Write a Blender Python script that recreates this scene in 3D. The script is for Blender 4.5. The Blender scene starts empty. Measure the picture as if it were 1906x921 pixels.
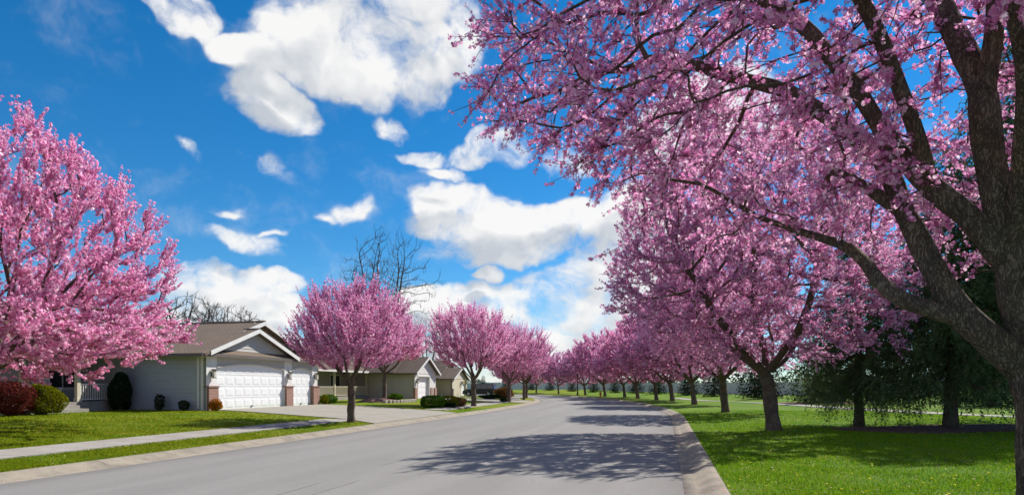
import bpy, math, random
import numpy as np
from mathutils import Vector

R = math.radians
scene = bpy.context.scene
col = scene.collection

# ------------------------------------------------------------------ camera
cam_d = bpy.data.cameras.new('camera')
cam = bpy.data.objects.new('camera', cam_d)
col.objects.link(cam)
cam.location = (0, 0, 1.6)
cam.rotation_euler = (R(90), 0, 0)
cam_d.sensor_width = 36
cam_d.lens = 36 * 1150 / 1906
cam_d.shift_y = 257.5 / 1906
cam_d.clip_end = 6000
scene.camera = cam

# ------------------------------------------------------------------ sky
SUN_AZ, SUN_EL = 50.0, 46.5            # azimuth from +Y towards +X
F = 1150.0


def azel(px, py):
    x, y, z = (px - 953) / F, 1.0, (718 - py) / F
    return math.atan2(x, y), math.atan2(z, math.hypot(x, y))


world = bpy.data.worlds.new('World')
scene.world = world
world.use_nodes = True
wn, wl = world.node_tree.nodes, world.node_tree.links
wn.clear()


class NB:
    """tiny helper that wires shader math nodes"""
    def __init__(self, tree):
        self.n, self.l = tree.nodes, tree.links

    def put(self, sock, v):
        if hasattr(v, 'is_output'):
            self.l.new(v, sock)
        else:
            sock.default_value = v

    def m(self, op, a, b=None, c=None, clamp=False):
        nd = self.n.new('ShaderNodeMath')
        nd.operation = op
        nd.use_clamp = clamp
        self.put(nd.inputs[0], a)
        if b is not None:
            self.put(nd.inputs[1], b)
        if c is not None:
            self.put(nd.inputs[2], c)
        return nd.outputs[0]

    def v(self, op, a, b=None):
        nd = self.n.new('ShaderNodeVectorMath')
        nd.operation = op
        self.put(nd.inputs[0], a)
        if b is not None:
            self.put(nd.inputs[1], b)
        return nd.outputs['Value'] if op in ('LENGTH', 'DOT_PRODUCT', 'DISTANCE') else nd.outputs[0]

    def xyz(self, x, y, z=0.0):
        nd = self.n.new('ShaderNodeCombineXYZ')
        for i, q in enumerate((x, y, z)):
            self.put(nd.inputs[i], q)
        return nd.outputs[0]

    def sep(self, v):
        nd = self.n.new('ShaderNodeSeparateXYZ')
        self.put(nd.inputs[0], v)
        return nd.outputs

    def noise(self, v, scale, detail=6, rough=0.55, lac=2.0, dist=0.0, out='Fac'):
        nd = self.n.new('ShaderNodeTexNoise')
        self.put(nd.inputs['Vector'], v)
        nd.inputs['Scale'].default_value = scale
        nd.inputs['Detail'].default_value = detail
        nd.inputs['Roughness'].default_value = rough
        nd.inputs['Lacunarity'].default_value = lac
        nd.inputs['Distortion'].default_value = dist
        return nd.outputs[out]

    def smooth(self, x, lo, hi, a=0.0, b=1.0):
        nd = self.n.new('ShaderNodeMapRange')
        nd.interpolation_type = 'SMOOTHSTEP'
        self.put(nd.inputs[0], x)
        for i, q in enumerate((lo, hi, a, b)):
            self.put(nd.inputs[i + 1], q)
        return nd.outputs[0]

    def mix(self, f, a, b, blend='MIX'):
        nd = self.n.new('ShaderNodeMix')
        nd.data_type = 'RGBA'
        nd.blend_type = blend
        self.put(nd.inputs[0], f)
        self.put(nd.inputs[6], a)
        self.put(nd.inputs[7], b)
        return nd.outputs[2]


# clouds: (px, py, half width px, half height px, strength, tilt)
CLOUDS = [
    (650, 80, 160, 95, 1.05, 0), (765, 105, 90, 80, .95, 0), (470, 100, 85, 34, .7, 0), (520, 195, 85, 52, 1.0, .25),
    (700, -50, 190, 80, 1.1, 0), (325, -5, 95, 50, .95, .35), (870, 60, 45, 100, .5, 0),
    (715, 226, 42, 32, .6, .5), (775, 288, 45, 24, .85, 0), (900, 285, 92, 32, 1.0, -.1), (825, 327, 48, 14, .45, .15),
    (840, 395, 80, 48, 1.05, 0), (960, 430, 150, 58, 1.15, 0), (1060, 410, 80, 45, 1.0, 0), (940, 475, 150, 34, .9, 0),
    (1040, 300, 75, 24, .45, 0), (1320, 230, 160, 90, 1.0, 0), (1180, 470, 150, 110, 1.05, 0),
    (370, 520, 90, 48, 1.05, 0), (480, 525, 80, 26, .95, 0), (450, 575, 120, 42, 1.1, 0), (330, 600, 110, 40, .8, 0),
    (904, 522, 38, 14, .9, 0), (860, 580, 130, 42, 1.1, 0), (960, 575, 90, 40, 1.05, 0), (1070, 590, 120, 75, 1.1, 0),
    (1070, 530, 95, 26, 1.0, 0), (880, 645, 200, 30, .7, 0), (1090, 640, 130, 40, 1.0, 0), (600, 640, 250, 30, .6, 0),
    (860, 685, 520, 40, .8, 0), (350, 263, 42, 16, .36, .45), (500, 302, 55, 22, .30, .5), (460, 444, 58, 18, .47, .38), (650, 407, 38, 20, .38, 0),
    (432, 382, 26, 9, .30, 0), (600, 412, 18, 9, .30, 0), (505, 436, 22, 7, .30, 0),
]
g = bpy.data.node_groups.new('cloud_density', 'ShaderNodeTree')
g.interface.new_socket('Dir', in_out='INPUT', socket_type='NodeSocketVector')
g.interface.new_socket('Density', in_out='OUTPUT', socket_type='NodeSocketFloat')
g.interface.new_socket('Body', in_out='OUTPUT', socket_type='NodeSocketFloat')
gi, go = g.nodes.new('NodeGroupInput'), g.nodes.new('NodeGroupOutput')
b = NB(g)
d = b.v('NORMALIZE', gi.outputs[0])
w = b.noise(d, 7.0, 4, .55, out='Color')
w = b.v('MULTIPLY', b.v('SUBTRACT', w, (.5, .5, .5)), (.13, .13, .09))
d2 = b.v('ADD', d, w)
sx, sy, sz = b.sep(d2)
az = b.m('ARCTAN2', sx, sy)
el = b.m('ARCSINE', b.m('MINIMUM', b.m('MAXIMUM', sz, -1.0), 1.0))
pl = b.xyz(az, el)
acc = None
for (px, py, hw, hh, st, tl) in CLOUDS:
    a0, e0 = azel(px, py)
    a1 = azel(px + hw, py)[0] - a0
    e1 = e0 - azel(px, py + hh)[1]
    q = b.v('SUBTRACT', pl, (a0, e0, 0))
    if tl:
        c_, s_ = math.cos(tl), math.sin(tl)
        q = b.xyz(b.v('DOT_PRODUCT', q, (c_, -s_, 0)), b.v('DOT_PRODUCT', q, (s_, c_, 0)))
    k_ = 1.6 if st < .5 else 1.25
    q = b.v('LENGTH', b.v('MULTIPLY', q, (1 / a1 / k_, 1 / e1 / k_, 0)))
    q = b.m('MULTIPLY', b.m('SUBTRACT', 1.0, q, clamp=True), st)
    acc = q if acc is None else b.m('SMOOTH_MAX', acc, q, .12)
# the same broken cumulus goes on all round the sky
gen = b.smooth(b.noise(b.v('MULTIPLY', d2, (1, 1, 2.2)), 2.3, 3, .5), .5, .72)
out = b.m('GREATER_THAN', b.m('ABSOLUTE', az), .76)
up = b.smooth(sz, .58, .7)
acc = b.m('MAXIMUM', acc, b.m('MULTIPLY', gen, b.m('MAXIMUM', out, up)))
f1 = b.noise(b.v('MULTIPLY', d2, (1, 1, 1.3)), 8.0, 8, .6)
f2 = b.noise(d2, 26.0, 5, .6)
fb = b.m('ADD', b.m('MULTIPLY', b.m('SUBTRACT', f1, .5), 1.9), b.m('MULTIPLY', b.m('SUBTRACT', f2, .5), .8))
core = b.m('SMOOTH_MIN', b.m('MULTIPLY', acc, 1.5), .56, .25)
gate = b.smooth(acc, 0.0, .22)
dens = b.m('MULTIPLY', b.m('ADD', core, fb), gate)
g.links.new(dens, go.inputs[0])
f3 = b.noise(b.v('MULTIPLY', d2, (1, 1, 1.3)), 8.0, 3.5, .5)
g.links.new(b.m('MULTIPLY', b.m('ADD', core, b.m('MULTIPLY', b.m('SUBTRACT', f3, .5), 2.1)), gate), go.inputs[1])

b = NB(world.node_tree)
tc = wn.new('ShaderNodeTexCoord')
sky = wn.new('ShaderNodeTexSky')
sky.sky_type = 'NISHITA'
sky.sun_disc = False
sky.sun_elevation = R(SUN_EL)
sky.sun_rotation = R(SUN_AZ)
sky.air_density = 1.0
sky.dust_density = 0.0
sky.ozone_density = 2.5
hs = wn.new('ShaderNodeHueSaturation')
wl.new(b.mix(1.0, sky.outputs[0], (.74, .95, 1.16, 1), 'MULTIPLY'), hs.inputs['Color'])
hs.inputs['Hue'].default_value = .495
hs.inputs['Saturation'].default_value = 1.22
hs.inputs['Value'].default_value = 1.42


def dens_at(v):
    nd = wn.new('ShaderNodeGroup')
    nd.node_tree = g
    b.put(nd.inputs[0], v)
    return nd.outputs[0], nd.outputs[1]


dirv = tc.outputs['Generated']
sdir = (math.sin(R(SUN_AZ)) * math.cos(R(SUN_EL)), math.cos(R(SUN_AZ)) * math.cos(R(SUN_EL)), math.sin(R(SUN_EL)))
d0, b0 = dens_at(dirv)
off = wn.new('ShaderNodeVectorMath')
off.operation = 'ADD'
wl.new(dirv, off.inputs[0])
off.inputs[1].default_value = (.018, 0.0, .040)
d1, b1 = dens_at(off.outputs[0])
alpha = b.smooth(d0, .05, .66)
rel = b.m('SUBTRACT', b1, b0)
shade = b.m('ADD', b.m('MULTIPLY_ADD', rel, 1.0, .22), b.m('MULTIPLY', b.smooth(b1, .35, 1.0), .6), clamp=True)
ccol = b.mix(shade, (12.6, 12.5, 12.3, 1), (7.4, 7.9, 8.6, 1))
skyc = b.mix(b.m('MULTIPLY', alpha, .97), hs.outputs[0], ccol)
bg = wn.new('ShaderNodeBackground')
wl.new(skyc, bg.inputs['Color'])
bg.inputs['Strength'].default_value = 0.056
wo = wn.new('ShaderNodeOutputWorld')
wl.new(bg.outputs[0], wo.inputs[0])

# ------------------------------------------------------------------ sun, exposure
sun_d = bpy.data.lights.new('sun', 'SUN')
sun = bpy.data.objects.new('sun', sun_d)
col.objects.link(sun)
sun_d.energy = 5.0
sun_d.angle = R(.5)
sun_d.color = (1, .95, .87)
sun.rotation_euler = Vector(sdir).to_track_quat('Z', 'Y').to_euler()
sun.location = (30, 30, 40)
vs = scene.view_settings
vs.view_transform = 'Standard'
vs.look = 'None'
vs.gamma = 1
vs.exposure = 0.46
vs.use_curve_mapping = False
scene.cycles.max_bounces = 8
scene.cycles.diffuse_bounces = 3
scene.cycles.transmission_bounces = 4
scene.cycles.use_denoising = True
world.cycles.sampling_method = 'NONE'

# ------------------------------------------------------------------ materials


def newmat(name):
    m = bpy.data.materials.new(name)
    m.use_nodes = True
    nt = m.node_tree
    bs = nt.nodes['Principled BSDF']
    return m, NB(nt), bs, nt


def surf(name, c1, c2=None, scale=8.0, rough=.8, bump=0.0, bscale=None, spec=.3, metal=0.0, c3=None, scale3=.6, amt3=.5, stretch=(1, 1, 1), detail=6):
    m, b, bs, nt = newmat(name)
    bs.inputs['Roughness'].default_value = rough
    bs.inputs['Specular IOR Level'].default_value = spec
    bs.inputs['Metallic'].default_value = metal
    tc = nt.nodes.new('ShaderNodeTexCoord').outputs['Object']
    tcs = b.v('MULTIPLY', tc, stretch)
    if c2 is None:
        c2 = tuple(x * .8 for x in c1)
    f = b.smooth(b.noise(tcs, scale, detail, .6), .3, .7)
    c = b.mix(f, (*c1, 1), (*c2, 1))
    if c3 is not None:
        f3 = b.m('MULTIPLY', b.smooth(b.noise(tcs, scale3, 4, .55), .42, .66), amt3)
        c = b.mix(f3, c, (*c3, 1))
    nt.links.new(c, bs.inputs['Base Color'])
    if bump:
        bp = nt.nodes.new('ShaderNodeBump')
        bp.inputs['Strength'].default_value = bump
        bp.inputs['Distance'].default_value = .02
        nt.links.new(b.noise(tcs, bscale or scale * 3, 5, .65), bp.inputs['Height'])
        nt.links.new(bp.outputs[0], bs.inputs['Normal'])
    return m


def leafmat(name, cols, trans=.35, rough=.7, tcol=None):
    """two-sided petals / leaves: a colour per flower plus light shining through"""
    m, b, bs, nt = newmat(name)
    nt.nodes.remove(bs)
    geo = nt.nodes.new('ShaderNodeNewGeometry')
    ramp = nt.nodes.new('ShaderNodeValToRGB')
    cr = ramp.color_ramp
    while len(cr.elements) < len(cols):
        cr.elements.new(.5)
    for i, c in enumerate(cols):
        cr.elements[i].position = i / (len(cols) - 1)
        cr.elements[i].color = (*c, 1)
    nt.links.new(geo.outputs['Random Per Island'], ramp.inputs[0])
    oi = nt.nodes.new('ShaderNodeObjectInfo')
    hv = nt.nodes.new('ShaderNodeHueSaturation')
    nt.links.new(ramp.outputs[0], hv.inputs['Color'])
    nt.links.new(b.m('MULTIPLY_ADD', oi.outputs['Random'], .18, .91), hv.inputs['Value'])
    nt.links.new(b.m('MULTIPLY_ADD', oi.outputs['Random'], .014, .493), hv.inputs['Hue'])
    c = hv.outputs[0]
    df = nt.nodes.new('ShaderNodeBsdfDiffuse')
    tr = nt.nodes.new('ShaderNodeBsdfTranslucent')
    nt.links.new(c, df.inputs[0])
    nt.links.new(c, tr.inputs[0])
    mx = nt.nodes.new('ShaderNodeMixShader')
    mx.inputs[0].default_value = trans
    nt.links.new(df.outputs[0], mx.inputs[1])
    nt.links.new(tr.outputs[0], mx.inputs[2])
    nt.links.new(mx.outputs[0], nt.nodes['Material Output'].inputs[0])
    return m


def brickmat(name, c1, c2, mortar, scale=1.0):
    m, b, bs, nt = newmat(name)
    tc = nt.nodes.new('ShaderNodeTexCoord').outputs['Object']
    x, y, z = b.sep(tc)
    v = b.xyz(b.m('ADD', x, y), z, 0.0)
    br = nt.nodes.new('ShaderNodeTexBrick')
    nt.links.new(v, br.inputs['Vector'])
    br.inputs['Color1'].default_value = (*c1, 1)
    br.inputs['Color2'].default_value = (*c2, 1)
    br.inputs['Mortar'].default_value = (*mortar, 1)
    br.inputs['Scale'].default_value = scale
    br.inputs['Brick Width'].default_value = .2
    br.inputs['Row Height'].default_value = .075
    br.inputs['Mortar Size'].default_value = .008
    br.inputs['Bias'].default_value = 0
    nt.links.new(br.outputs['Color'], bs.inputs['Base Color'])
    bs.inputs['Roughness'].default_value = .9
    bp = nt.nodes.new('ShaderNodeBump')
    bp.inputs['Strength'].default_value = .5
    bp.inputs['Distance'].default_value = .01
    bp.invert = True
    nt.links.new(br.outputs['Fac'], bp.inputs['Height'])
    nt.links.new(bp.outputs[0], bs.inputs['Normal'])
    return m


def shinglemat(name, c1, c2, c3):
    m, b, bs, nt = newmat(name)
    tc = nt.nodes.new('ShaderNodeTexCoord').outputs['Object']
    x, y, z = b.sep(tc)
    br = nt.nodes.new('ShaderNodeTexBrick')
    nt.links.new(b.xyz(b.m('ADD', y, b.m('MULTIPLY', x, .02)), b.m('MULTIPLY', z, 2.6), 0.0), br.inputs['Vector'])
    for k, c in (('Color1', c1), ('Color2', c2), ('Mortar', tuple(q * .6 for q in c1))):
        br.inputs[k].default_value = (*c, 1)
    br.inputs['Scale'].default_value = 1
    br.inputs['Brick Width'].default_value = .3
    br.inputs['Row Height'].default_value = .14
    br.inputs['Mortar Size'].default_value = .008
    c = b.mix(b.m('MULTIPLY', b.smooth(b.noise(tc, 1.3, 5), .4, .7), .55), br.outputs['Color'], (*c3, 1))
    c = b.mix(b.m('MULTIPLY', b.noise(tc, 60, 2), .5), c, (*[q * .6 for q in c1], 1))
    nt.links.new(c, bs.inputs['Base Color'])
    bs.inputs['Roughness'].default_value = .95
    bs.inputs['Specular IOR Level'].default_value = .1
    bp = nt.nodes.new('ShaderNodeBump')
    bp.inputs['Strength'].default_value = .6
    bp.inputs['Distance'].default_value = .02
    nt.links.new(b.m('ADD', b.m('MULTIPLY', br.outputs['Fac'], -1.0), b.noise(tc, 40, 3)), bp.inputs['Height'])
    nt.links.new(bp.outputs[0], bs.inputs['Normal'])
    return m


def grassmat():
    m, b, bs, nt = newmat('lawn')
    tc = nt.nodes.new('ShaderNodeTexCoord').outputs['Object']
    f1 = b.smooth(b.noise(tc, .35, 5, .6), .36, .64)
    f2 = b.smooth(b.noise(tc, 2.2, 5, .65), .36, .68)
    f3 = b.smooth(b.noise(b.v('MULTIPLY', tc, (1, .6, 1)), 45, 4, .7), .3, .7)
    c = b.mix(f1, (.105, .200, .012, 1), (.175, .225, .013, 1))
    c = b.mix(b.m('MULTIPLY', f2, .55), c, (.070, .180, .012, 1))
    c = b.mix(b.m('MULTIPLY', f3, .6), c, (.048, .105, .009, 1))
    gx, gy, gz = b.sep(tc)
    west = b.m('LESS_THAN', b.m('SUBTRACT', gx, b.m('MULTIPLY', gy, .12)), 0.0)
    dry = b.m('MULTIPLY', west, b.smooth(b.noise(tc, .22, 4, .6), .36, .6))
    c = b.mix(b.m('MULTIPLY', dry, .55), c, (.225, .205, .014, 1))
    nt.links.new(c, bs.inputs['Base Color'])
    bs.inputs['Roughness'].default_value = .9
    bs.inputs['Specular IOR Level'].default_value = .1
    bp = nt.nodes.new('ShaderNodeBump')
    bp.inputs['Strength'].default_value = .9
    bp.inputs['Distance'].default_value = .04
    nt.links.new(b.noise(tc, 30, 6, .75), bp.inputs['Height'])
    nt.links.new(bp.outputs[0], bs.inputs['Normal'])
    return m


def asphaltmat():
    m, b, bs, nt = newmat('asphalt')
    tc = nt.nodes.new('ShaderNodeTexCoord').outputs['Object']
    th = R(14)
    # along / across the street so that wear runs with the traffic
    al = b.v('DOT_PRODUCT', tc, (math.sin(th), math.cos(th), 0))
    ac = b.v('DOT_PRODUCT', tc, (math.cos(th), -math.sin(th), 0))
    v = b.xyz(b.m('MULTIPLY', ac, 1.0), b.m('MULTIPLY', al, .12), 0.0)
    wear = b.smooth(b.noise(v, .9, 5, .55), .35, .68)
    fine = b.noise(tc, 170, 3, .7)
    blot = b.smooth(b.noise(tc, .5, 6, .6), .35, .7)
    c = b.mix(wear, (.180, .172, .162, 1), (.228, .218, .206, 1))
    c = b.mix(b.m('MULTIPLY', blot, .35), c, (.185, .176, .165, 1))
    c = b.mix(b.m('MULTIPLY', b.smooth(fine, .35, .75), .55), c, (.30, .287, .27, 1))
    c = b.mix(b.m('MULTIPLY', b.smooth(b.noise(tc, 120, 2, .5), .55, .75), .6), c, (.12, .117, .115, 1))
    ed = nt.nodes.new('ShaderNodeAttribute')
    ed.attribute_name = 'edge'
    band = b.smooth(b.m('ADD', ed.outputs['Fac'], b.m('MULTIPLY', b.m('SUBTRACT', b.noise(tc, .8, 5, .65), .5), .16)), .86, 1.02)
    c = b.mix(b.m('MULTIPLY', band, .55), c, (.115, .108, .10, 1))
    c = b.mix(b.m('MULTIPLY', b.smooth(b.noise(tc, 14, 5, .7), .45, .7), .3), c, (.15, .143, .135, 1))
    c = b.mix(b.m('MULTIPLY', b.smooth(b.noise(tc, 42, 3, .7), .5, .72), .4), c, (.30, .287, .27, 1))
    wob = b.m('MULTIPLY', b.m('SUBTRACT', b.noise(tc, .9, 5, .6), .5), 1.1)
    tr = b.m('ABSOLUTE', b.m('SUBTRACT', b.m('FRACT', b.m('MULTIPLY', b.m('ADD', al, wob), 1 / 8.3)), .5))
    crack = b.m('MULTIPLY', b.m('LESS_THAN', tr, .0016), b.smooth(b.noise(tc, .33, 3), .44, .56))
    seam = b.m('LESS_THAN', b.m('ABSOLUTE', b.m('SUBTRACT', ed.outputs['Fac'], b.m('MULTIPLY_ADD', wob, .006, .045))), .0035)
    c = b.mix(b.m('MULTIPLY', b.m('MAXIMUM', crack, b.m('MULTIPLY', seam, b.smooth(b.noise(tc, .4, 3), .4, .55))), .6), c, (.07, .067, .064, 1))
    lane = b.smooth(b.m('ABSOLUTE', b.m('SUBTRACT', b.m('ABSOLUTE', b.m('SUBTRACT', ed.outputs['Fac'], .42)), .16)), .0, .10)
    c = b.mix(b.m('MULTIPLY', b.m('SUBTRACT', 1.0, lane), .22), c, (.27, .26, .245, 1))
    spot = b.smooth(b.noise(tc, 2.7, 3, .5), .70, .78)
    c = b.mix(b.m('MULTIPLY', spot, .35), c, (.15, .145, .14, 1))
    nt.links.new(c, bs.inputs['Base Color'])
    bs.inputs['Roughness'].default_value = .88
    bs.inputs['Specular IOR Level'].default_value = .25
    bp = nt.nodes.new('ShaderNodeBump')
    bp.inputs['Strength'].default_value = .5
    bp.inputs['Distance'].default_value = .008
    nt.links.new(b.noise(tc, 130, 4, .7), bp.inputs['Height'])
    nt.links.new(bp.outputs[0], bs.inputs['Normal'])
    return m


def barkmat():
    m, b, bs, nt = newmat('bark')
    tc = nt.nodes.new('ShaderNodeTexCoord').outputs['Object']
    wv = b.v('ADD', tc, b.v('MULTIPLY', b.v('SUBTRACT', b.noise(tc, 5, 3, out='Color'), (.5, .5, .5)), (.12, .12, .12)))
    ridge = b.m('ABSOLUTE', b.m('SUBTRACT', b.noise(b.v('MULTIPLY', wv, (1, 1, .2)), 42, 4, .6), .5))
    furrow = b.smooth(ridge, .0, .085)
    lump = b.smooth(b.noise(tc, 3.2, 5, .6), .38, .64)
    fine = b.noise(tc, 70, 4, .7)
    c = b.mix(lump, (.25, .185, .14, 1), (.155, .112, .088, 1))
    c = b.mix(b.m('MULTIPLY', b.smooth(b.noise(tc, 1.7, 4, .6), .5, .66), .55), c, (.27, .175, .095, 1))
    c = b.mix(b.m('MULTIPLY', b.m('SUBTRACT', 1.0, furrow), .5), c, (.040, .029, .023, 1))
    c = b.mix(b.m('MULTIPLY', b.smooth(fine, .45, .7), .35), c, (.29, .225, .175, 1))
    nt.links.new(c, bs.inputs['Base Color'])
    bs.inputs['Roughness'].default_value = .92
    bs.inputs['Specular IOR Level'].default_value = .2
    bp = nt.nodes.new('ShaderNodeBump')
    bp.inputs['Strength'].default_value = 1.0
    bp.inputs['Distance'].default_value = .03
    h = b.m('ADD', b.m('MULTIPLY', furrow, .6), b.m('ADD', b.m('MULTIPLY', fine, .35), b.m('MULTIPLY', b.noise(tc, 9, 4, .6), 1.2)))
    nt.links.new(h, bp.inputs['Height'])
    nt.links.new(bp.outputs[0], bs.inputs['Normal'])
    return m


M = {}
M['lawn'] = grassmat()
M['asphalt'] = asphaltmat()
M['concrete'] = surf('concrete', (.34, .32, .28), (.28, .262, .23), 5, .9, .35, 60, c3=(.24, .22, .19), scale3=.9, amt3=.6)
M['kerbconc'] = surf('kerb_concrete', (.30, .262, .20), (.245, .215, .165), 6, .9, .35, 60, c3=(.16, .142, .112), scale3=1.6, amt3=.6)
M['drive'] = surf('drive_concrete', (.31, .285, .235), (.26, .24, .20), 3, .9, .3, 60, c3=(.26, .24, .21), scale3=.5, amt3=.6)
M['mulch'] = surf('mulch', (.13, .06, .045), (.06, .03, .022), 22, .95, 1.0, 40, c3=(.22, .13, .11), scale3=9, amt3=.6)
M['bark'] = barkmat()
M['greybark'] = surf('grey_bark', (.12, .105, .095), (.07, .06, .055), 8, .9, .5, 26, stretch=(1, 1, .35))
M['siding'] = surf('grey_siding', (.40, .43, .45), (.365, .395, .415), 3, .6, .05, 40)
M['gable'] = surf('gable_siding', (.46, .44, .41), (.43, .41, .38), 3, .6, .05, 40)
M['trim'] = surf('white_trim', (.72, .71, .68), (.66, .65, .62), 3, .5)
M['cream'] = surf('cream_trim', (.62, .56, .42), (.56, .51, .39), 4, .5)
M['door'] = surf('white_door', (.80, .80, .80), (.75, .75, .755), 2, .45)
M['brick'] = brickmat('brick', (.27, .125, .085), (.33, .17, .125), (.32, .28, .25))
M['darkbrick'] = brickmat('dark_brick', (.13, .09, .075), (.17, .115, .10), (.2, .18, .17))
M['shingle'] = shinglemat('brown_shingle', (.205, .158, .122), (.23, .178, .138), (.16, .126, .10))
M['shingle2'] = shinglemat('taupe_shingle', (.15, .115, .095), (.17, .13, .105), (.11, .09, .08))
M['gutter'] = surf('gutter', (.15, .13, .115), None, 3, .5)
M['black'] = surf('black_metal', (.02, .02, .02), None, 4, .45)
M['tan'] = surf('tan_siding', (.44, .35, .20), (.40, .32, .185), 3, .7)
M['grey2'] = surf('warm_grey_siding', (.46, .42, .35), (.42, .385, .325), 3, .7)
M['white2'] = surf('white_siding', (.66, .65, .62), (.62, .61, .58), 3, .6)
M['fence'] = surf('white_vinyl', (.62, .62, .62), (.55, .55, .56), 3, .5)
M['darkdoor'] = surf('brown_door', (.10, .065, .045), None, 5, .5)
M['chair'] = surf('chair_paint', (.55, .60, .66), None, 5, .5)
M['yellow'] = surf('yellow_panel', (.75, .5, .06), None, 5, .6)
M['hydrant'] = surf('hydrant_paint', (.65, .22, .04), (.5, .16, .03), 6, .5)
M['tyre'] = surf('tyre', (.018, .018, .018), None, 9, .85)
M['rim'] = surf('rim', (.35, .35, .36), None, 4, .35, metal=.8)
M['redlens'] = surf('red_lens', (.4, .02, .02), None, 4, .25)
M['lens'] = surf('clear_lens', (.7, .7, .7), None, 4, .15)
mm, bb, bs, nt = newmat('car_paint')
bs.inputs['Base Color'].default_value = (.012, .014, .026, 1)
bs.inputs['Roughness'].default_value = .22
bs.inputs['Coat Weight'].default_value = .6
M['car'] = mm
mm, bb, bs, nt = newmat('window_glass')
bs.inputs['Base Color'].default_value = (.02, .025, .03, 1)
bs.inputs['Roughness'].default_value = .06
bs.inputs['Specular IOR Level'].default_value = .8
M['glass'] = mm
mm, bb, bs, nt = newmat('lantern_glass')
bs.inputs['Base Color'].default_value = (.55, .52, .45, 1)
bs.inputs['Roughness'].default_value = .2
M['lantern'] = mm
PINK = [(.56, .15, .35), (.77, .27, .53), (.90, .41, .67), (.96, .58, .78), (.98, .80, .90)]
M['petal'] = leafmat('pink_petals', PINK, .58)
M['petal2'] = leafmat('deep_pink_petals', [(.50, .13, .35), (.72, .25, .53), (.86, .38, .66), (.93, .54, .77), (.97, .78, .89)], .58)
M['spruce'] = leafmat('spruce_needles', [(.09, .14, .065), (.15, .215, .095), (.23, .30, .135)], .4)
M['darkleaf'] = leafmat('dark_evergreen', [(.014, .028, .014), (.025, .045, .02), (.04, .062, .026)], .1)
M['blade'] = leafmat('grass_blades', [(.095, .235, .011), (.145, .300, .014), (.205, .325, .016), (.265, .335, .02)], .45)
M['dryblade'] = leafmat('dry_grass_blades', [(.105, .205, .010), (.175, .265, .012), (.25, .285, .014), (.32, .30, .018)], .45)
M['hedge'] = leafmat('hedge_leaves', [(.05, .11, .012), (.085, .17, .015), (.13, .21, .02)], .25)
M['gold'] = leafmat('gold_shrub_leaves', [(.10, .12, .006), (.17, .18, .008), (.25, .24, .012)], .25)
M['barberry'] = leafmat('red_shrub_leaves', [(.08, .018, .016), (.15, .035, .026), (.22, .06, .04)], .25)
M['rust'] = leafmat('rust_grass', [(.12, .06, .025), (.20, .10, .04), (.28, .16, .07)], .25)
M['orange'] = leafmat('orange_flowers', [(.30, .18, .01), (.45, .16, .01), (.5, .08, .01), (.14, .2, .02)], .3)
M['dandelion'] = leafmat('dandelion', [(.75, .55, .02), (.8, .7, .1), (.75, .55, .6)], .2)

# ------------------------------------------------------------------ building helpers


def tag(o, label=None, cat=None, group=None, kind=None):
    if label:
        o['label'] = label
    if cat:
        o['category'] = cat
    if group:
        o['group'] = group
    if kind:
        o['kind'] = kind
    return o


def empty(name, loc=(0, 0, 0), rz=0.0, parent=None):
    o = bpy.data.objects.new(name, None)
    o.empty_display_size = .2
    o.location = loc
    o.rotation_euler = (0, 0, rz)
    o.parent = parent
    col.objects.link(o)
    return o


def link(name, me, parent=None, loc=None, rz=None):
    o = bpy.data.objects.new(name, me)
    o.parent = parent
    if loc is not None:
        o.location = loc
    if rz is not None:
        o.rotation_euler = (0, 0, rz)
    col.objects.link(o)
    return o


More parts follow.
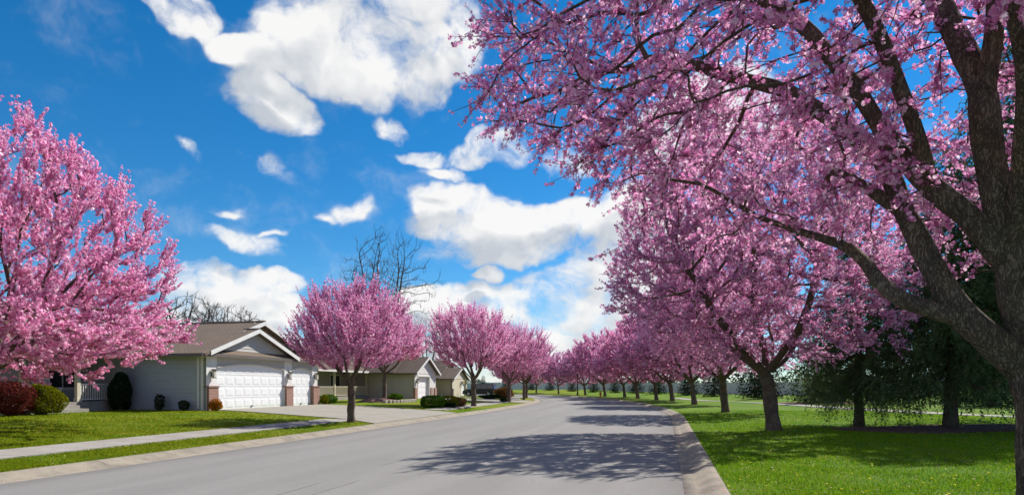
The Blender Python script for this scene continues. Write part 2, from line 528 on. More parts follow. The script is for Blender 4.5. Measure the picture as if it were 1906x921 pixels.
class MB:
    def __init__(self):
        self.v, self.f = [], []

    def box(self, x0, x1, y0, y1, z0, z1):
        n = len(self.v)
        self.v += [(x0, y0, z0), (x1, y0, z0), (x1, y1, z0), (x0, y1, z0), (x0, y0, z1), (x1, y0, z1), (x1, y1, z1), (x0, y1, z1)]
        self.f += [tuple(n + i for i in q) for q in ((0, 3, 2, 1), (4, 5, 6, 7), (0, 1, 5, 4), (1, 2, 6, 5), (2, 3, 7, 6), (3, 0, 4, 7))]
        return self

    def prism(self, poly, a0, a1, axis='y'):
        """poly: 2-D outline; axis y: (x,z), axis x: (y,z), axis z: (x,y)"""
        n, k = len(self.v), len(poly)
        for a in (a0, a1):
            for (p, q) in poly:
                self.v.append({'y': (p, a, q), 'x': (a, p, q), 'z': (p, q, a)}[axis])
        self.f.append(tuple(n + i for i in range(k)))
        self.f.append(tuple(n + k + i for i in reversed(range(k))))
        for i in range(k):
            j = (i + 1) % k
            self.f.append((n + i, n + k + i, n + k + j, n + j))
        return self

    def tube(self, pts, rad, k=8, cap=True):
        pts = [Vector(p) for p in pts]
        if not hasattr(rad, '__len__'):
            rad = [rad] * len(pts)
        n = len(self.v)
        up = None
        for i, p in enumerate(pts):
            t = (pts[min(i + 1, len(pts) - 1)] - pts[max(i - 1, 0)]).normalized()
            if up is None:
                up = t.orthogonal().normalized()
            up = (up - t * up.dot(t)).normalized()
            w = t.cross(up)
            for j in range(k):
                a = 2 * math.pi * j / k
                self.v.append(tuple(p + (up * math.cos(a) + w * math.sin(a)) * rad[i]))
        for i in range(len(pts) - 1):
            for j in range(k):
                a, c = n + i * k + j, n + i * k + (j + 1) % k
                self.f.append((a, c, c + k, a + k))
        if cap:
            self.f.append(tuple(n + j for j in reversed(range(k))))
            self.f.append(tuple(n + (len(pts) - 1) * k + j for j in range(k)))
        return self

    def mesh(self, name, mat=None, smooth=False):
        me = bpy.data.meshes.new(name)
        me.from_pydata(self.v, [], self.f)
        import bmesh
        bm = bmesh.new()
        bm.from_mesh(me)
        bmesh.ops.recalc_face_normals(bm, faces=bm.faces)
        bm.to_mesh(me)
        bm.free()
        if smooth:
            me.polygons.foreach_set('use_smooth', [True] * len(me.polygons))
        if mat is not None:
            me.materials.append(M[mat] if isinstance(mat, str) else mat)
        return me

    def build(self, name, mat, parent=None, smooth=False, bevel=0):
        o = link(name, self.mesh(name, mat, smooth), parent)
        if bevel:
            md = o.modifiers.new('bevel', 'BEVEL')
            md.width = bevel
            md.segments = 2
            md.limit_method = 'ANGLE'
        return o


def npmesh(name, V, Fc, mat, smooth=False):
    """V (n,3) float, Fc (m,k) int with k = 3 or 4"""
    me = bpy.data.meshes.new(name)
    V = np.ascontiguousarray(V, np.float32)
    Fc = np.ascontiguousarray(Fc, np.int32)
    m, k = Fc.shape
    me.vertices.add(len(V))
    me.vertices.foreach_set('co', V.ravel())
    me.loops.add(m * k)
    me.loops.foreach_set('vertex_index', Fc.ravel())
    me.polygons.add(m)
    me.polygons.foreach_set('loop_start', np.arange(m, dtype=np.int32) * k)
    me.polygons.foreach_set('loop_total', np.full(m, k, np.int32))
    if smooth:
        me.polygons.foreach_set('use_smooth', np.ones(m, bool))
    me.update(calc_edges=True)
    me.materials.append(M[mat] if isinstance(mat, str) else mat)
    return me


# ------------------------------------------------------------------ the lie of the land
TH = R(14.0)
UX, UY = math.sin(TH), math.cos(TH)
O1 = (-14.6, 30.0)
ROT = R(90) - TH


def W(u, v):
    return O1[0] + u * UX - v * UY, O1[1] + u * UY + v * UX


_y = np.arange(-60, 150.01, .25)


def _curve(straight, y_end, pts):
    ys = [-80, y_end] + [p[0] for p in pts]
    xs = [straight(-80), straight(y_end)] + [p[1] for p in pts]
    x = np.interp(_y, ys, xs)
    k = np.exp(-.5 * (np.arange(-24, 25) / 9.0) ** 2)
    k /= k.sum()
    xp = np.concatenate([x[0] + (np.arange(-24, 0)) * (x[1] - x[0]), x, x[-1] + np.arange(1, 25) * (x[-1] - x[-2])])
    return np.convolve(xp, k, 'valid')


_xl = _curve(lambda y: -4.61 + (y - 27.5) * .2495, 39, [(50, .45), (57, 1.6), (63, 2.3), (70, 2.55), (78, 2.4), (84, 1.9), (90, .9), (95, -.5), (101, -3.2), (107, -8), (112, -15), (117, -28), (121, -45), (150, -190)])
_xr = _curve(lambda y: 7.03 + (y - 24.6) * .2495, 32, [(38, 9.9), (44, 10.75), (50, 11.3), (57, 11.7), (70, 11.8), (82, 11.0), (92, 9.2), (100, 7), (108, 4), (115, 0), (122, -6), (128, -13), (134, -24), (140, -44), (150, -110)])


def XL(y):
    return np.interp(y, _y, _xl)


def XR(y):
    return np.interp(y, _y, _xr)


def zg(x, y):
    """ground height"""
    x, y = np.asarray(x, float), np.asarray(y, float)
    dl, dr = XL(y) - x, x - XR(y)
    fy = np.clip((88 - y) / 26, .12, 1.0)
    l = .11 + .031 * np.clip(dl, 0, 10) * fy
    r = .11 + .013 * np.clip(dr, 0, 45) + .05 * np.sin(x * .5 + y * .23) * np.clip(dr / 6, 0, 1)
    return np.where(dl > 0, l, np.where(dr > 0, r, 0.0))


def Z(x, y):
    return float(zg(x, y))


# ground sheet (two lawns either side of the street, joined behind the bend, out to the horizon)
offs = np.array([0, .25, .5, 1, 1.5, 2, 2.5, 3, 4, 5, 6, 7, 8, 9, 10, 12, 15, 20, 28, 40, 60, 100, 200, 500, 1500, 3000.])
rows = np.concatenate([np.arange(-60, -10, 5), np.arange(-10, 150.01, .5)])
V, Fq = [], []
for side in (-1, 1):
    n0 = len(V)
    for y in rows:
        e = float(XL(y) if side < 0 else XR(y))
        for o_ in offs:
            x = e + side * o_
            V.append((x, y, float(zg(x + side * 1e-4, y))))
    k = len(offs)
    for i in range(len(rows) - 1):
        for j in range(k - 1):
            a = n0 + i * k + j
            q = (a, a + 1, a + k + 1, a + k)
            Fq.append(q if side > 0 else q[::-1])
zb = .11 + .013 * 45
n0 = len(V)
for y in (149.9, 400, 1200, 4000):
    for x in (-3200, -300, -100, 0, 100, 300, 3200):
        V.append((x, y, .695 if y < 150 else 1.0))
for i in range(3):
    for j in range(6):
        a = n0 + i * 7 + j
        Fq.append((a, a + 1, a + 8, a + 7))
ground = link('ground', npmesh('ground', np.array(V), np.array(Fq), 'lawn', True))
tag(ground, kind='structure')

# road
GP = .62
V, Fq = [], []
for i, y in enumerate(rows):
    a, c = float(XL(y)) + GP - .02, float(XR(y)) - GP + .02
    for t in np.linspace(0, 1, 9):
        V.append((a + (c - a) * t, y, .002 + .05 * (1 - (2 * t - 1) ** 2)))
    if i:
        for j in range(8):
            q = (i - 1) * 9 + j
            Fq.append((q, q + 1, q + 10, q + 9))
road = link('road', npmesh('road', np.array(V), np.array(Fq), 'asphalt', True))
at_ = road.data.attributes.new('edge', 'FLOAT', 'POINT')
at_.data.foreach_set('value', np.tile(np.abs(np.linspace(-1, 1, 9)), len(rows)).astype(np.float32))
tag(road, kind='structure')

# rolled kerb and gutter, cast in segments
prof = [(-.02, -.2), (0, .105), (.03, .118), (.12, .118), (.22, .09), (.34, .035), (.42, .012), (.62, .006), (.66, -.2)]
for side, nm in ((-1, 'kerb'), (1, 'kerb')):
    kr = tag(empty(nm), kind='structure')
    y = -6.0
    while y < 132:
        L = 3.05 if y < 70 else 6.1
        ys = np.linspace(y + .006, y + L - .006, 5)
        V, Fq = [], []
        for i, yy in enumerate(ys):
            e = float(XL(yy) if side < 0 else XR(yy))
            for (p, z) in prof:
                V.append((e - side * p, yy, z))
            if i:
                for j in range(len(prof) - 1):
                    q = (i - 1) * len(prof) + j
                    f = (q, q + 1, q + 1 + len(prof), q + len(prof))
                    Fq.append(f if side < 0 else f[::-1])
        link('kerb_segment', npmesh('kerb_segment', np.array(V), np.array(Fq), 'kerbconc'), kr)
        y += L


def slab(name, quad, mat, parent, lift=.03, thick=.12, gap=.014, nsub=3):
    """a paving slab whose corners follow the ground"""
    q = [np.array(p, float) for p in quad]
    c = sum(q) / 4
    q = [p + (c - p) / np.linalg.norm(c - p) * gap for p in q]
    V, Fq = [], []
    n = nsub + 1
    for i in range(n):
        for j in range(n):
            s, t = i / nsub, j / nsub
            p = q[0] * (1 - s) * (1 - t) + q[1] * s * (1 - t) + q[2] * s * t + q[3] * (1 - s) * t
            V.append((p[0], p[1], Z(p[0], p[1]) + lift))
    for i in range(nsub):
        for j in range(nsub):
            a = i * n + j
            Fq.append((a, a + n, a + n + 1, a + 1))
    ring = [i * n for i in range(n)] + [nsub * n + j for j in range(1, n)] + [i * n + nsub for i in range(nsub - 1, -1, -1)] + [j for j in range(nsub - 1, 0, -1)]
    m0 = len(V)
    for r_ in ring:
        x, y, z = V[r_]
        V.append((x, y, z - thick))
    for i in range(len(ring)):
        j = (i + 1) % len(ring)
        Fq.append((ring[i], m0 + i, m0 + j, ring[j]))
    mb = MB()
    mb.v, mb.f = V, Fq
    return mb.build(name, mat, parent)


# driveway of the first house (flares towards the street)
dl_ = [(.05, -.2), (-.3, -2.6), (-.9, -5.0), (-1.5, -7.45), (-2.2, -8.85), (-3.3, -10.28)]
dr_ = [(9.6, -.2), (9.3, -2.6), (8.8, -5.0), (8.2, -7.45), (7.5, -8.85), (6.6, -10.28)]
drive = tag(empty('driveway'), kind='structure')
for i in range(len(dl_) - 1):
    for j in range(3):
        def pt(k, t):
            a, c = dl_[k], dr_[k]
            return W(a[0] + (c[0] - a[0]) * t, a[1] + (c[1] - a[1]) * t)
        slab('slab', [pt(i, j / 3), pt(i, (j + 1) / 3), pt(i + 1, (j + 1) / 3), pt(i + 1, j / 3)][::-1], 'drive', drive)

# sidewalk along the left kerb
walk = tag(empty('sidewalk'), kind='structure')
DW2, DW3 = (54.5, 62.0), (76.0, 84.0)
y = -4.0
while y < 112:
    y1 = y + 1.5
    ym = (y + y1) / 2
    xm = float(XL(ym)) - 2.2
    u = (xm - O1[0]) * UX + (ym - O1[1]) * UY
    if not (-2.6 < u < 8.0) and not (DW2[0] < ym < DW2[1]) and not (DW3[0] < ym < DW3[1]):
        q = [(float(XL(y)) - 1.55, y), (float(XL(y1)) - 1.55, y1), (float(XL(y1)) - 2.9, y1), (float(XL(y)) - 2.9, y)]
        slab('slab', q, 'concrete', walk, nsub=2)
    y = y1

# driveways of the houses farther on
for (ya, yb, ex, nm) in ((DW2[0], DW2[1], 10.0, 'driveway'), (DW3[0], DW3[1], 12.0, 'driveway')):
    dv = tag(empty(nm), kind='structure')
    for i in range(4):
        for j in range(2):
            def pt(k, t):
                o_ = .0 + (ex) * k / 4
                yy = ya + (yb - ya) * t + o_ * .2495
                return (float(XL(ya + (yb - ya) * t)) - .02 - o_, yy)
            slab('slab', [pt(i, j / 2), pt(i, (j + 1) / 2), pt(i + 1, (j + 1) / 2), pt(i + 1, j / 2)], 'drive', dv)

# garden path across the right-hand lawn
path = tag(empty('path'), kind='structure')
pp = [(23.2, 20), (22.2, 25), (21.3, 30), (20.5, 35), (19.9, 40), (19.5, 46), (19.2, 52), (18.9, 60), (18.6, 70)]
for i in range(len(pp) - 1):
    for t in range(3):
        a, c = np.array(pp[i]), np.array(pp[i + 1])
        p, q = a + (c - a) * t / 3, a + (c - a) * (t + 1) / 3
        slab('slab', [(p[0] - .55, p[1]), (p[0] + .55, p[1]), (q[0] + .55, q[1]), (q[0] - .55, q[1])], 'concrete', path, nsub=2)

# ------------------------------------------------------------------ trees


def smooth_path(pts, step):
    pts = np.array(pts, float)
    if len(pts) > 2:
        P = np.vstack([2 * pts[0] - pts[1], pts, 2 * pts[-1] - pts[-2]])
        o = []
        for i in range(1, len(P) - 2):
            n = max(2, int(np.linalg.norm(P[i + 1] - P[i]) / step * 2))
            for t in np.linspace(0, 1, n, endpoint=False):
                a, b_, c, d_ = P[i - 1], P[i], P[i + 1], P[i + 2]
                o.append(.5 * (2 * b_ + (c - a) * t + (2 * a - 5 * b_ + 4 * c - d_) * t * t + (3 * b_ - a - 3 * c + d_) * t ** 3))
        o.append(pts[-1])
        pts = np.array(o)
    seg = np.linalg.norm(np.diff(pts, axis=0), axis=1)
    s = np.concatenate([[0], np.cumsum(seg)])
    n = max(2, int(round(s[-1] / step)) + 1)
    t = np.linspace(0, s[-1], n)
    return np.stack([np.interp(t, s, pts[:, k]) for k in range(3)], 1)


def grow(paths, attr, step, di, dk, iters, rng, trop=(0, 0, 0), jit=.25):
    """limbs given by hand, then twigs that colonise the crown's volume"""
    N = 40000
    P = np.zeros((N, 3))
    par = np.full(N, -1)
    n = 0
    own = []
    for pth in paths:
        n_0 = n
        q = smooth_path(pth, step)
        if n == 0:
            prev = -1
            st = 0
        else:
            prev = int(np.argmin(((P[:n] - q[0]) ** 2).sum(1)))
            st = 1
        for p in q[st:]:
            P[n] = p + (rng.normal(0, step * .10, 3) if n > 2 else 0)
            par[n] = prev
            prev = n
            n += 1
        own.append((n_0, n))
    A = attr
    D = ((A[:, None] - P[None, :n]) ** 2).sum(2)
    near = D.argmin(1)
    nd = np.sqrt(D.min(1))
    alive = nd > dk
    last = np.full((N, 3), 1e9)
    cnt = np.zeros(N, int)
    trop = np.array(trop, float)
    for it in range(iters):
        act = np.where(alive & (nd < di))[0]
        if len(act) == 0:
            if not alive.any():
                break
            di *= 1.3
            if di > 6:
                break
            continue
        v = A[act] - P[near[act]]
        v /= np.linalg.norm(v, axis=1)[:, None] + 1e-9
        acc = np.zeros((n, 3))
        np.add.at(acc, near[act], v)
        idx = np.unique(near[act])
        dirs = acc[idx]
        dirs /= np.linalg.norm(dirs, axis=1)[:, None] + 1e-9
        dirs = dirs + trop + rng.normal(0, jit, dirs.shape)
        dirs /= np.linalg.norm(dirs, axis=1)[:, None]
        new = P[idx] + dirs * step
        ok = (np.linalg.norm(new - last[idx], axis=1) > step * .45) & (cnt[idx] < 4)
        idx, new = idx[ok], new[ok]
        if len(idx) == 0:
            # stuck attractors: drop those
            alive[act] = False
            continue
        if n + len(idx) >= N:
            break
        m = len(idx)
        P[n:n + m] = new
        par[n:n + m] = idx
        last[idx] = new
        cnt[idx] += 1
        al = np.where(alive)[0]
        D = np.sqrt(((A[al][:, None] - new[None]) ** 2).sum(2))
        j = D.argmin(1)
        dm = D[np.arange(len(al)), j]
        better = dm < nd[al]
        nd[al[better]] = dm[better]
        near[al[better]] = n + j[better]
        alive[al] &= nd[al] > dk
        n += m
    grow.own = own
    return P[:n].copy(), par[:n].copy()


def thickness(par, rbase, rtip):
    n = len(par)
    tips = np.zeros(n)
    ch = np.zeros(n, int)
    for i in range(n):
        if par[i] >= 0:
            ch[par[i]] += 1
    tips[ch == 0] = 1
    for i in range(n - 1, 0, -1):
        tips[par[i]] += tips[i]
    e = math.log(max(tips[0], 2)) / math.log(rbase / rtip)
    return rtip * np.power(tips, 1 / e), tips, ch


def branch_mesh(name, P, par, rad, tips, mat, rmin=0.0, flare=1.32, rng=None):
    n = len(P)
    kids = [[] for _ in range(n)]
    for i in range(1, n):
        kids[par[i]].append(i)
    chains, stack = [], [(-1, 0)]
    while stack:
        p, s = stack.pop()
        c = ([p] if p >= 0 else []) + [s]
        cur = s
        while kids[cur]:
            ks = sorted(kids[cur], key=lambda q: -tips[q])
            for q in ks[1:]:
                stack.append((cur, q))
            cur = ks[0]
            c.append(cur)
        chains.append((p >= 0, c))
    V, Fq = [], []
    for side, c in chains:
        r = rad[c].copy()
        if side:
            r[0] = min(r[0], r[1] * 1.25, rad[c[0]] * .8)
            r[1] = min(r[1], rad[c[0]] * .92)
        if r.max() < rmin:
            continue
        p = P[c]
        if len(c) > 3:   # soften kinks
            q = p.copy()
            q[1:-1] = .25 * p[:-2] + .5 * p[1:-1] + .25 * p[2:]
            p = q
            for _ in range(6):
                r[1:-1] = .3 * r[:-2] + .4 * r[1:-1] + .3 * r[2:]
        if not side:
            r[:3] *= np.array([flare, 1 + (flare - 1) * .4, 1.06])[:len(r[:3])]
        r[-1] *= .5
        k = 12 if r.max() > .1 else 7 if r.max() > .035 else 5 if r.max() > .015 else 3
        t = np.gradient(p, axis=0)
        t /= np.linalg.norm(t, axis=1)[:, None] + 1e-9
        up = np.cross(t[0], [.31, .87, .38])
        n0 = len(V)
        ang = np.arange(k) * 2 * math.pi / k
        lump = 1 + (.09 * np.sin(ang * 2 + 1.3) + .06 * np.sin(ang * 3 + .4)) * (k == 12)
        for i in range(len(c)):
            up = up - t[i] * up.dot(t[i])
            up /= np.linalg.norm(up) + 1e-9
            w = np.cross(t[i], up)
            rr = r[i] * lump * (1 + (.05 * math.sin(i * 1.7) if k == 12 else 0))
            ring = p[i] + (np.cos(ang) * rr)[:, None] * up + (np.sin(ang) * rr)[:, None] * w
            V.extend(ring)
            if i:
                a = n0 + (i - 1) * k
                for j in range(k):
                    j2 = (j + 1) % k
                    Fq.append((a + j, a + j2, a + k + j2, a + k + j))
    return npmesh(name, np.array(V), np.array(Fq), mat, True)


def unit(v):
    return v / (np.linalg.norm(v, axis=-1, keepdims=True) + 1e-9)


def shoots_from(P, par, rad, ch, rng, rmax, per_tip, per_node, cen, L, up=.35, outw=.5, rnd=.5, along=.5):
    """flowering shoots that leave the thin twigs: base, direction, length"""
    thin = np.where((rad < rmax) & (par >= 0))[0]
    tip = thin[ch[thin] == 0]
    idx = np.concatenate([np.repeat(tip, per_tip), rng.choice(thin, int(len(thin) * per_node))])
    base = P[idx] + (P[par[idx]] - P[idx]) * rng.random((len(idx), 1)) * .9
    al = unit(P[idx] - P[par[idx]])
    ow = unit(P[idx] - cen)
    d = unit(al * along + ow * outw + np.array([0, 0, up]) + unit(rng.normal(0, 1, (len(idx), 3))) * rnd)
    ln = rng.uniform(L[0], L[1], len(idx))
    return base, d, ln


def twig_mesh_arrays(base, d, ln, curl, r0, rng):
    n = len(base)
    t = np.array([0, .5, 1.0])
    pts = base[:, None] + d[:, None] * (ln[:, None] * t)[:, :, None] + curl[:, None] * (ln[:, None] * t ** 2)[:, :, None]
    a = unit(np.cross(d, [.2, .5, .84]))
    c = np.cross(d, a)
    ang = np.arange(3) * 2 * math.pi / 3
    r = r0 * np.array([1, .75, .35])
    ring = (np.cos(ang)[None, :, None] * a[:, None] + np.sin(ang)[None, :, None] * c[:, None])
    V = pts[:, :, None] + ring[:, None] * r[None, :, None, None]
    V = V.reshape(-1, 3)
    f = []
    for s in range(2):
        for j in range(3):
            k = (j + 1) % 3
            f.append((s * 3 + j, s * 3 + k, s * 3 + 3 + k, s * 3 + 3 + j))
    Fq = (np.array(f)[None] + (np.arange(n) * 9)[:, None, None]).reshape(-1, 4)
    return V, Fq


def flowers_on(base, d, ln, curl, rng, per_m, fat, size, petals, tip=.15, narrow=.75):
    cnt = np.maximum(2, (ln * per_m * rng.uniform(.55, 1.2, len(ln))).astype(int))
    i = np.repeat(np.arange(len(ln)), cnt)
    t = rng.random(len(i)) ** .85 * (1 + tip)
    t = np.minimum(t, 1.02)
    pos = base[i] + d[i] * (ln[i] * t)[:, None] + curl[i] * (ln[i] * t ** 2)[:, None]
    o = unit(rng.normal(0, 1, (len(i), 3)))
    o = unit(o - d[i] * (o * d[i]).sum(1)[:, None] * .6)
    rad = fat * (1 - .45 * t ** 2) * np.sqrt(rng.random(len(i)))
    c = pos + o * rad[:, None]
    nrm = unit(o + rng.normal(0, .55, o.shape))
    a = unit(np.cross(nrm, unit(rng.normal(0, 1, o.shape))))
    b_ = np.cross(nrm, a)
    s = size * rng.uniform(.7, 1.25, len(i)) * (1 - .3 * t)
    n = len(i)
    if petals >= 3:
        k = petals
        th = np.arange(k) * 2 * math.pi / k
        hw = math.pi / k * .82
        A1 = np.stack([np.cos(th - hw), np.sin(th - hw)], 1)
        A2 = np.stack([np.cos(th + hw), np.sin(th + hw)], 1)
        O = np.stack([A1, A2], 1).reshape(-1, 2)
        lift = rng.uniform(-.1, .5, (n, 2 * k))
        outer = c[:, None] + (a[:, None] * O[None, :, :1] + b_[:, None] * O[None, :, 1:] + nrm[:, None] * lift[:, :, None]) * s[:, None, None]
        V = np.concatenate([c[:, None], outer], 1).reshape(-1, 3)
        tri = np.array([(0, 1 + 2 * q, 2 + 2 * q) for q in range(k)])
        Fc = (tri[None] + (np.arange(n) * (2 * k + 1))[:, None, None]).reshape(-1, 3)
    else:   # a folded leaf of two triangles
        q = np.array([(-1, 0), (0, -narrow), (1, 0), (0, narrow)])
        lift = np.array([0, .35, 0, .35])
        V = (c[:, None] + (a[:, None] * q[None, :, :1] + b_[:, None] * q[None, :, 1:] + nrm[:, None] * lift[None, :, None]) * s[:, None, None]).reshape(-1, 3)
        Fc = (np.array([(0, 1, 2), (0, 2, 3)])[None] + (np.arange(n) * 4)[:, None, None]).reshape(-1, 3)
    return V, Fc


def lobed(rng, n, cen, rad, inner=.35, lob=.16, lower=1.0, keep=None):
    """points in a lumpy ellipsoid crown"""
    out = []
    k = rng.normal(0, 1, (14, 3)) * 2.6
    ph = rng.uniform(0, 6.28, 14)
    while len(out) < n:
        d = unit(rng.normal(0, 1, (n, 3)))
        r = rng.random(n) ** (1 / 2.2)
        r = inner + (1 - inner) * r
        lump = 1 + lob * np.sin(d @ k.T + ph).sum(1) / 2.6
        p = d * (r * lump)[:, None]
        p[:, 2] = np.where(p[:, 2] < 0, p[:, 2] * lower, p[:, 2])
        p = p * np.array(rad) + np.array(cen)
        if keep is not None:
            p = p[keep(p)]
        out.extend(p)
    return np.array(out[:n])


def make_blossom(seed, paths, attr, cen, rbase, step, di, dk, iters, shoot, flower, trop=(0, 0, .1), petal='petal', twig_r=.004, rtip=.006, droop=None, extra=None, limb_r=None):
    rng = np.random.default_rng(seed)
    P, par = grow(paths, attr, step, di, dk, iters, rng, trop)
    rad, tips, ch = thickness(par, rbase, rtip)
    if limb_r:
        for (a_, b__), (r0_, r1_) in zip(grow.own, limb_r):
            rad[a_:b__] = np.maximum(rad[a_:b__], np.linspace(r0_, r1_, b__ - a_))
    bm = branch_mesh('trunk', P, par, rad, tips, 'bark', rng=rng)
    base, d, ln = shoots_from(P, par, rad, ch, rng, cen=np.array(cen), **shoot)
    curl = np.zeros_like(d)
    curl[:, 2] = rng.uniform(-.02, .42, len(d)) if droop is None else rng.uniform(*droop, len(d))
    curl[:, :2] = rng.normal(0, .12, (len(d), 2))
    if extra is not None:
        eb, ed, el_, ec = extra(rng)
        base, d, ln, curl = np.vstack([base, eb]), np.vstack([d, ed]), np.concatenate([ln, el_]), np.vstack([curl, ec])
    tv, tf = twig_mesh_arrays(base, d, ln, curl, twig_r, rng)
    tm = npmesh('twigs', tv, tf, 'bark')
    fv, ff = flowers_on(base, d, ln, curl, rng, **flower)
    fm = npmesh('crown', fv, ff, petal)
    print('tree', seed, 'nodes', len(P), 'shoots', len(base), 'flower tris', len(ff))
    return bm, tm, fm


def place_tree(name, meshes, loc, rz, sc, label, group=None, cat='tree'):
    t = empty(name, loc, rz)
    t.scale = sc if hasattr(sc, '__len__') else (sc, sc, sc)
    bm, tm, fm = meshes
    tr = link('trunk', bm, t)
    if tm is not None:
        link('twigs', tm, tr)
    if fm is not None:
        link('crown', fm, t)
    tag(t, label, cat, group)
    return t


def vase(rng, h0, k, spread, length, lean=(0, 0), twist=0.0):
    """short trunk and k ascending limbs"""
    tx, ty = lean
    paths = [[(0, 0, -.15), (tx * .3, ty * .3, h0 * .5), (tx, ty, h0)]]
    for i in range(k):
        a = twist + 2 * math.pi * (i + rng.uniform(-.25, .25)) / k
        s = spread * rng.uniform(.75, 1.2)
        L = length * rng.uniform(.8, 1.15)
        dx, dy, dz = math.cos(a) * math.sin(s), math.sin(a) * math.sin(s), math.cos(s)
        st = np.array([tx, ty, h0 - rng.uniform(0, .3)])
        mid = st + np.array([dx * 1.15, dy * 1.15, dz * .85]) * L * .5
        end = st + np.array([dx, dy, dz * 1.08]) * L
        paths.append([st, mid, end])
    return paths


# --- A: the big tree whose trunk stands at the right edge
AX, AY = 4.88, 5.6


def w3(px, py, y):
    """a point of the near tree's limbs, relative to its base"""
    return ((px - 953) / F * y - AX, y - AY, 1.6 + (718 - py) / F * y)


rngA = np.random.default_rng(11)
pathsA = [
    [(0, 0, -.05), (-.02, 0, .8), w3(1948, 790, 5.6), w3(1930, 690, 5.6)],
    [w3(1935, 720, 5.6), w3(1860, 672, 5.65), w3(1780, 608, 5.75), w3(1735, 520, 5.9), w3(1690, 430, 6.1), w3(1610, 370, 6.4), w3(1540, 330, 6.8)],
    [w3(1780, 608, 5.75), w3(1700, 590, 5.9), w3(1635, 560, 6.1), w3(1605, 500, 6.35), w3(1530, 465, 6.7), w3(1440, 432, 7.1)],
    [w3(1930, 690, 5.6), w3(1905, 590, 5.55), w3(1885, 480, 5.5), w3(1850, 370, 5.5), w3(1835, 200, 5.5), w3(1850, 40, 5.45), w3(1880, -180, 5.3)],
    [w3(1885, 520, 5.5), w3(1800, 430, 5.6), w3(1730, 370, 5.75), w3(1660, 290, 6.0), w3(1590, 190, 6.25), w3(1490, 60, 6.6), w3(1380, 10, 7.0), w3(1250, -20, 7.4)],
    [w3(1730, 370, 5.75), w3(1700, 250, 5.7), w3(1640, 110, 5.6), w3(1590, 0, 5.5), w3(1500, -120, 5.4)],
    [w3(1930, 690, 5.6), w3(1960, 560, 5.8), w3(2030, 420, 6.1), w3(2100, 250, 6.4), w3(2200, 50, 6.8)],
    [w3(1880, 480, 5.5), w3(1900, 330, 5.2), w3(1900, 180, 4.9), w3(1870, -50, 4.6)],
    [w3(1690, 430, 6.1), w3(1620, 300, 6.6), w3(1480, 200, 7.4), w3(1330, 150, 8.0), w3(1200, 120, 8.4)],
    [w3(1835, 200, 5.5), w3(1760, 60, 5.9), w3(1700, -80, 6.4), w3(1600, -220, 7.0)],
    [w3(1930, 690, 5.6), w3(2020, 600, 5.2), w3(2180, 480, 4.6), w3(2350, 330, 4.0)],
]


def keepA(p):
    x, y, z = p[:, 0] + AX, p[:, 1] + AY, p[:, 2]
    r = np.sqrt(x * x + y * y + (z - 1.6) ** 2)
    inner = np.sqrt((p[:, 0]) ** 2 + p[:, 1] ** 2)
    low = 2.4 + np.clip(inner - 1.0, 0, 9) * .32
    low = low + np.clip(.9 - np.abs(x - 5) * .2, 0, 1) * 0
    return (r > 4.3) & (z > low) & (y > 2.6) & (y < 10.3)


attrA = np.vstack([lobed(rngA, 2400, (-.35, 1.1, 6.3), (5.3, 5.3, 4.6), .25, .14, .85, keepA),
                   lobed(rngA, 420, (-4.05, 1.9, 5.2), (1.5, 1.9, 1.1), .1, .1, 1.0)])


def extraA(rng):
    """long whips that hang off the street side of the crown"""
    b_, d_, l_, c_ = [], [], [], []
    for (px, py, y, qx, qy) in [(905, 60, 7.0, 845, 105), (950, 150, 7.2, 880, 165), (965, 170, 7.2, 912, 238), (1010, 130, 7.4, 940, 225), (1075, 190, 7.6, 1060, 290), (1110, 315, 7.6, 1018, 362), (1060, 205, 7.5, 1072, 262), (1000, 110, 7.3, 990, 205), (1120, 260, 7.7, 1075, 320), (930, 40, 7.0, 880, 70), (1150, 480, 8.2, 1100, 500)]:
        a = np.array(w3(px, py, y))
        e = np.array(w3(qx, qy, y + .1))
        v = e - a
        L = np.linalg.norm(v)
        b_.append(a)
        d_.append(v / L + np.array([0, 0, -.15]))
        l_.append(L)
        c_.append((0, 0, .15))
    return np.array(b_), np.array(d_), np.array(l_), np.array(c_)


mA = make_blossom(21, pathsA, attrA, (-.5, 1.0, 5.0), .20, .20, 1.5, .30, 90,
                  dict(rmax=.034, per_tip=5, per_node=1.35, L=(.16, .5), up=.05, outw=.35, rnd=.75, along=.6),
                  dict(per_m=68, fat=.048, size=.028, petals=4), trop=(0, 0, .02), petal='petal2', twig_r=.0058, rtip=.0095, droop=(-.35, .2), extra=extraA,
                  limb_r=[(.235, .215), (.135, .045), (.085, .03), (.125, .05), (.09, .035), (.06, .025), (.12, .05), (.07, .03), (.045, .02), (.05, .025), (.09, .04)])
place_tree('blossom_tree', mA, (AX, AY, Z(AX, AY)), 0, 1, 'large pink blossom tree with thick forked trunk, its limbs reaching over the street', 'pink trees along the kerb opposite the houses')

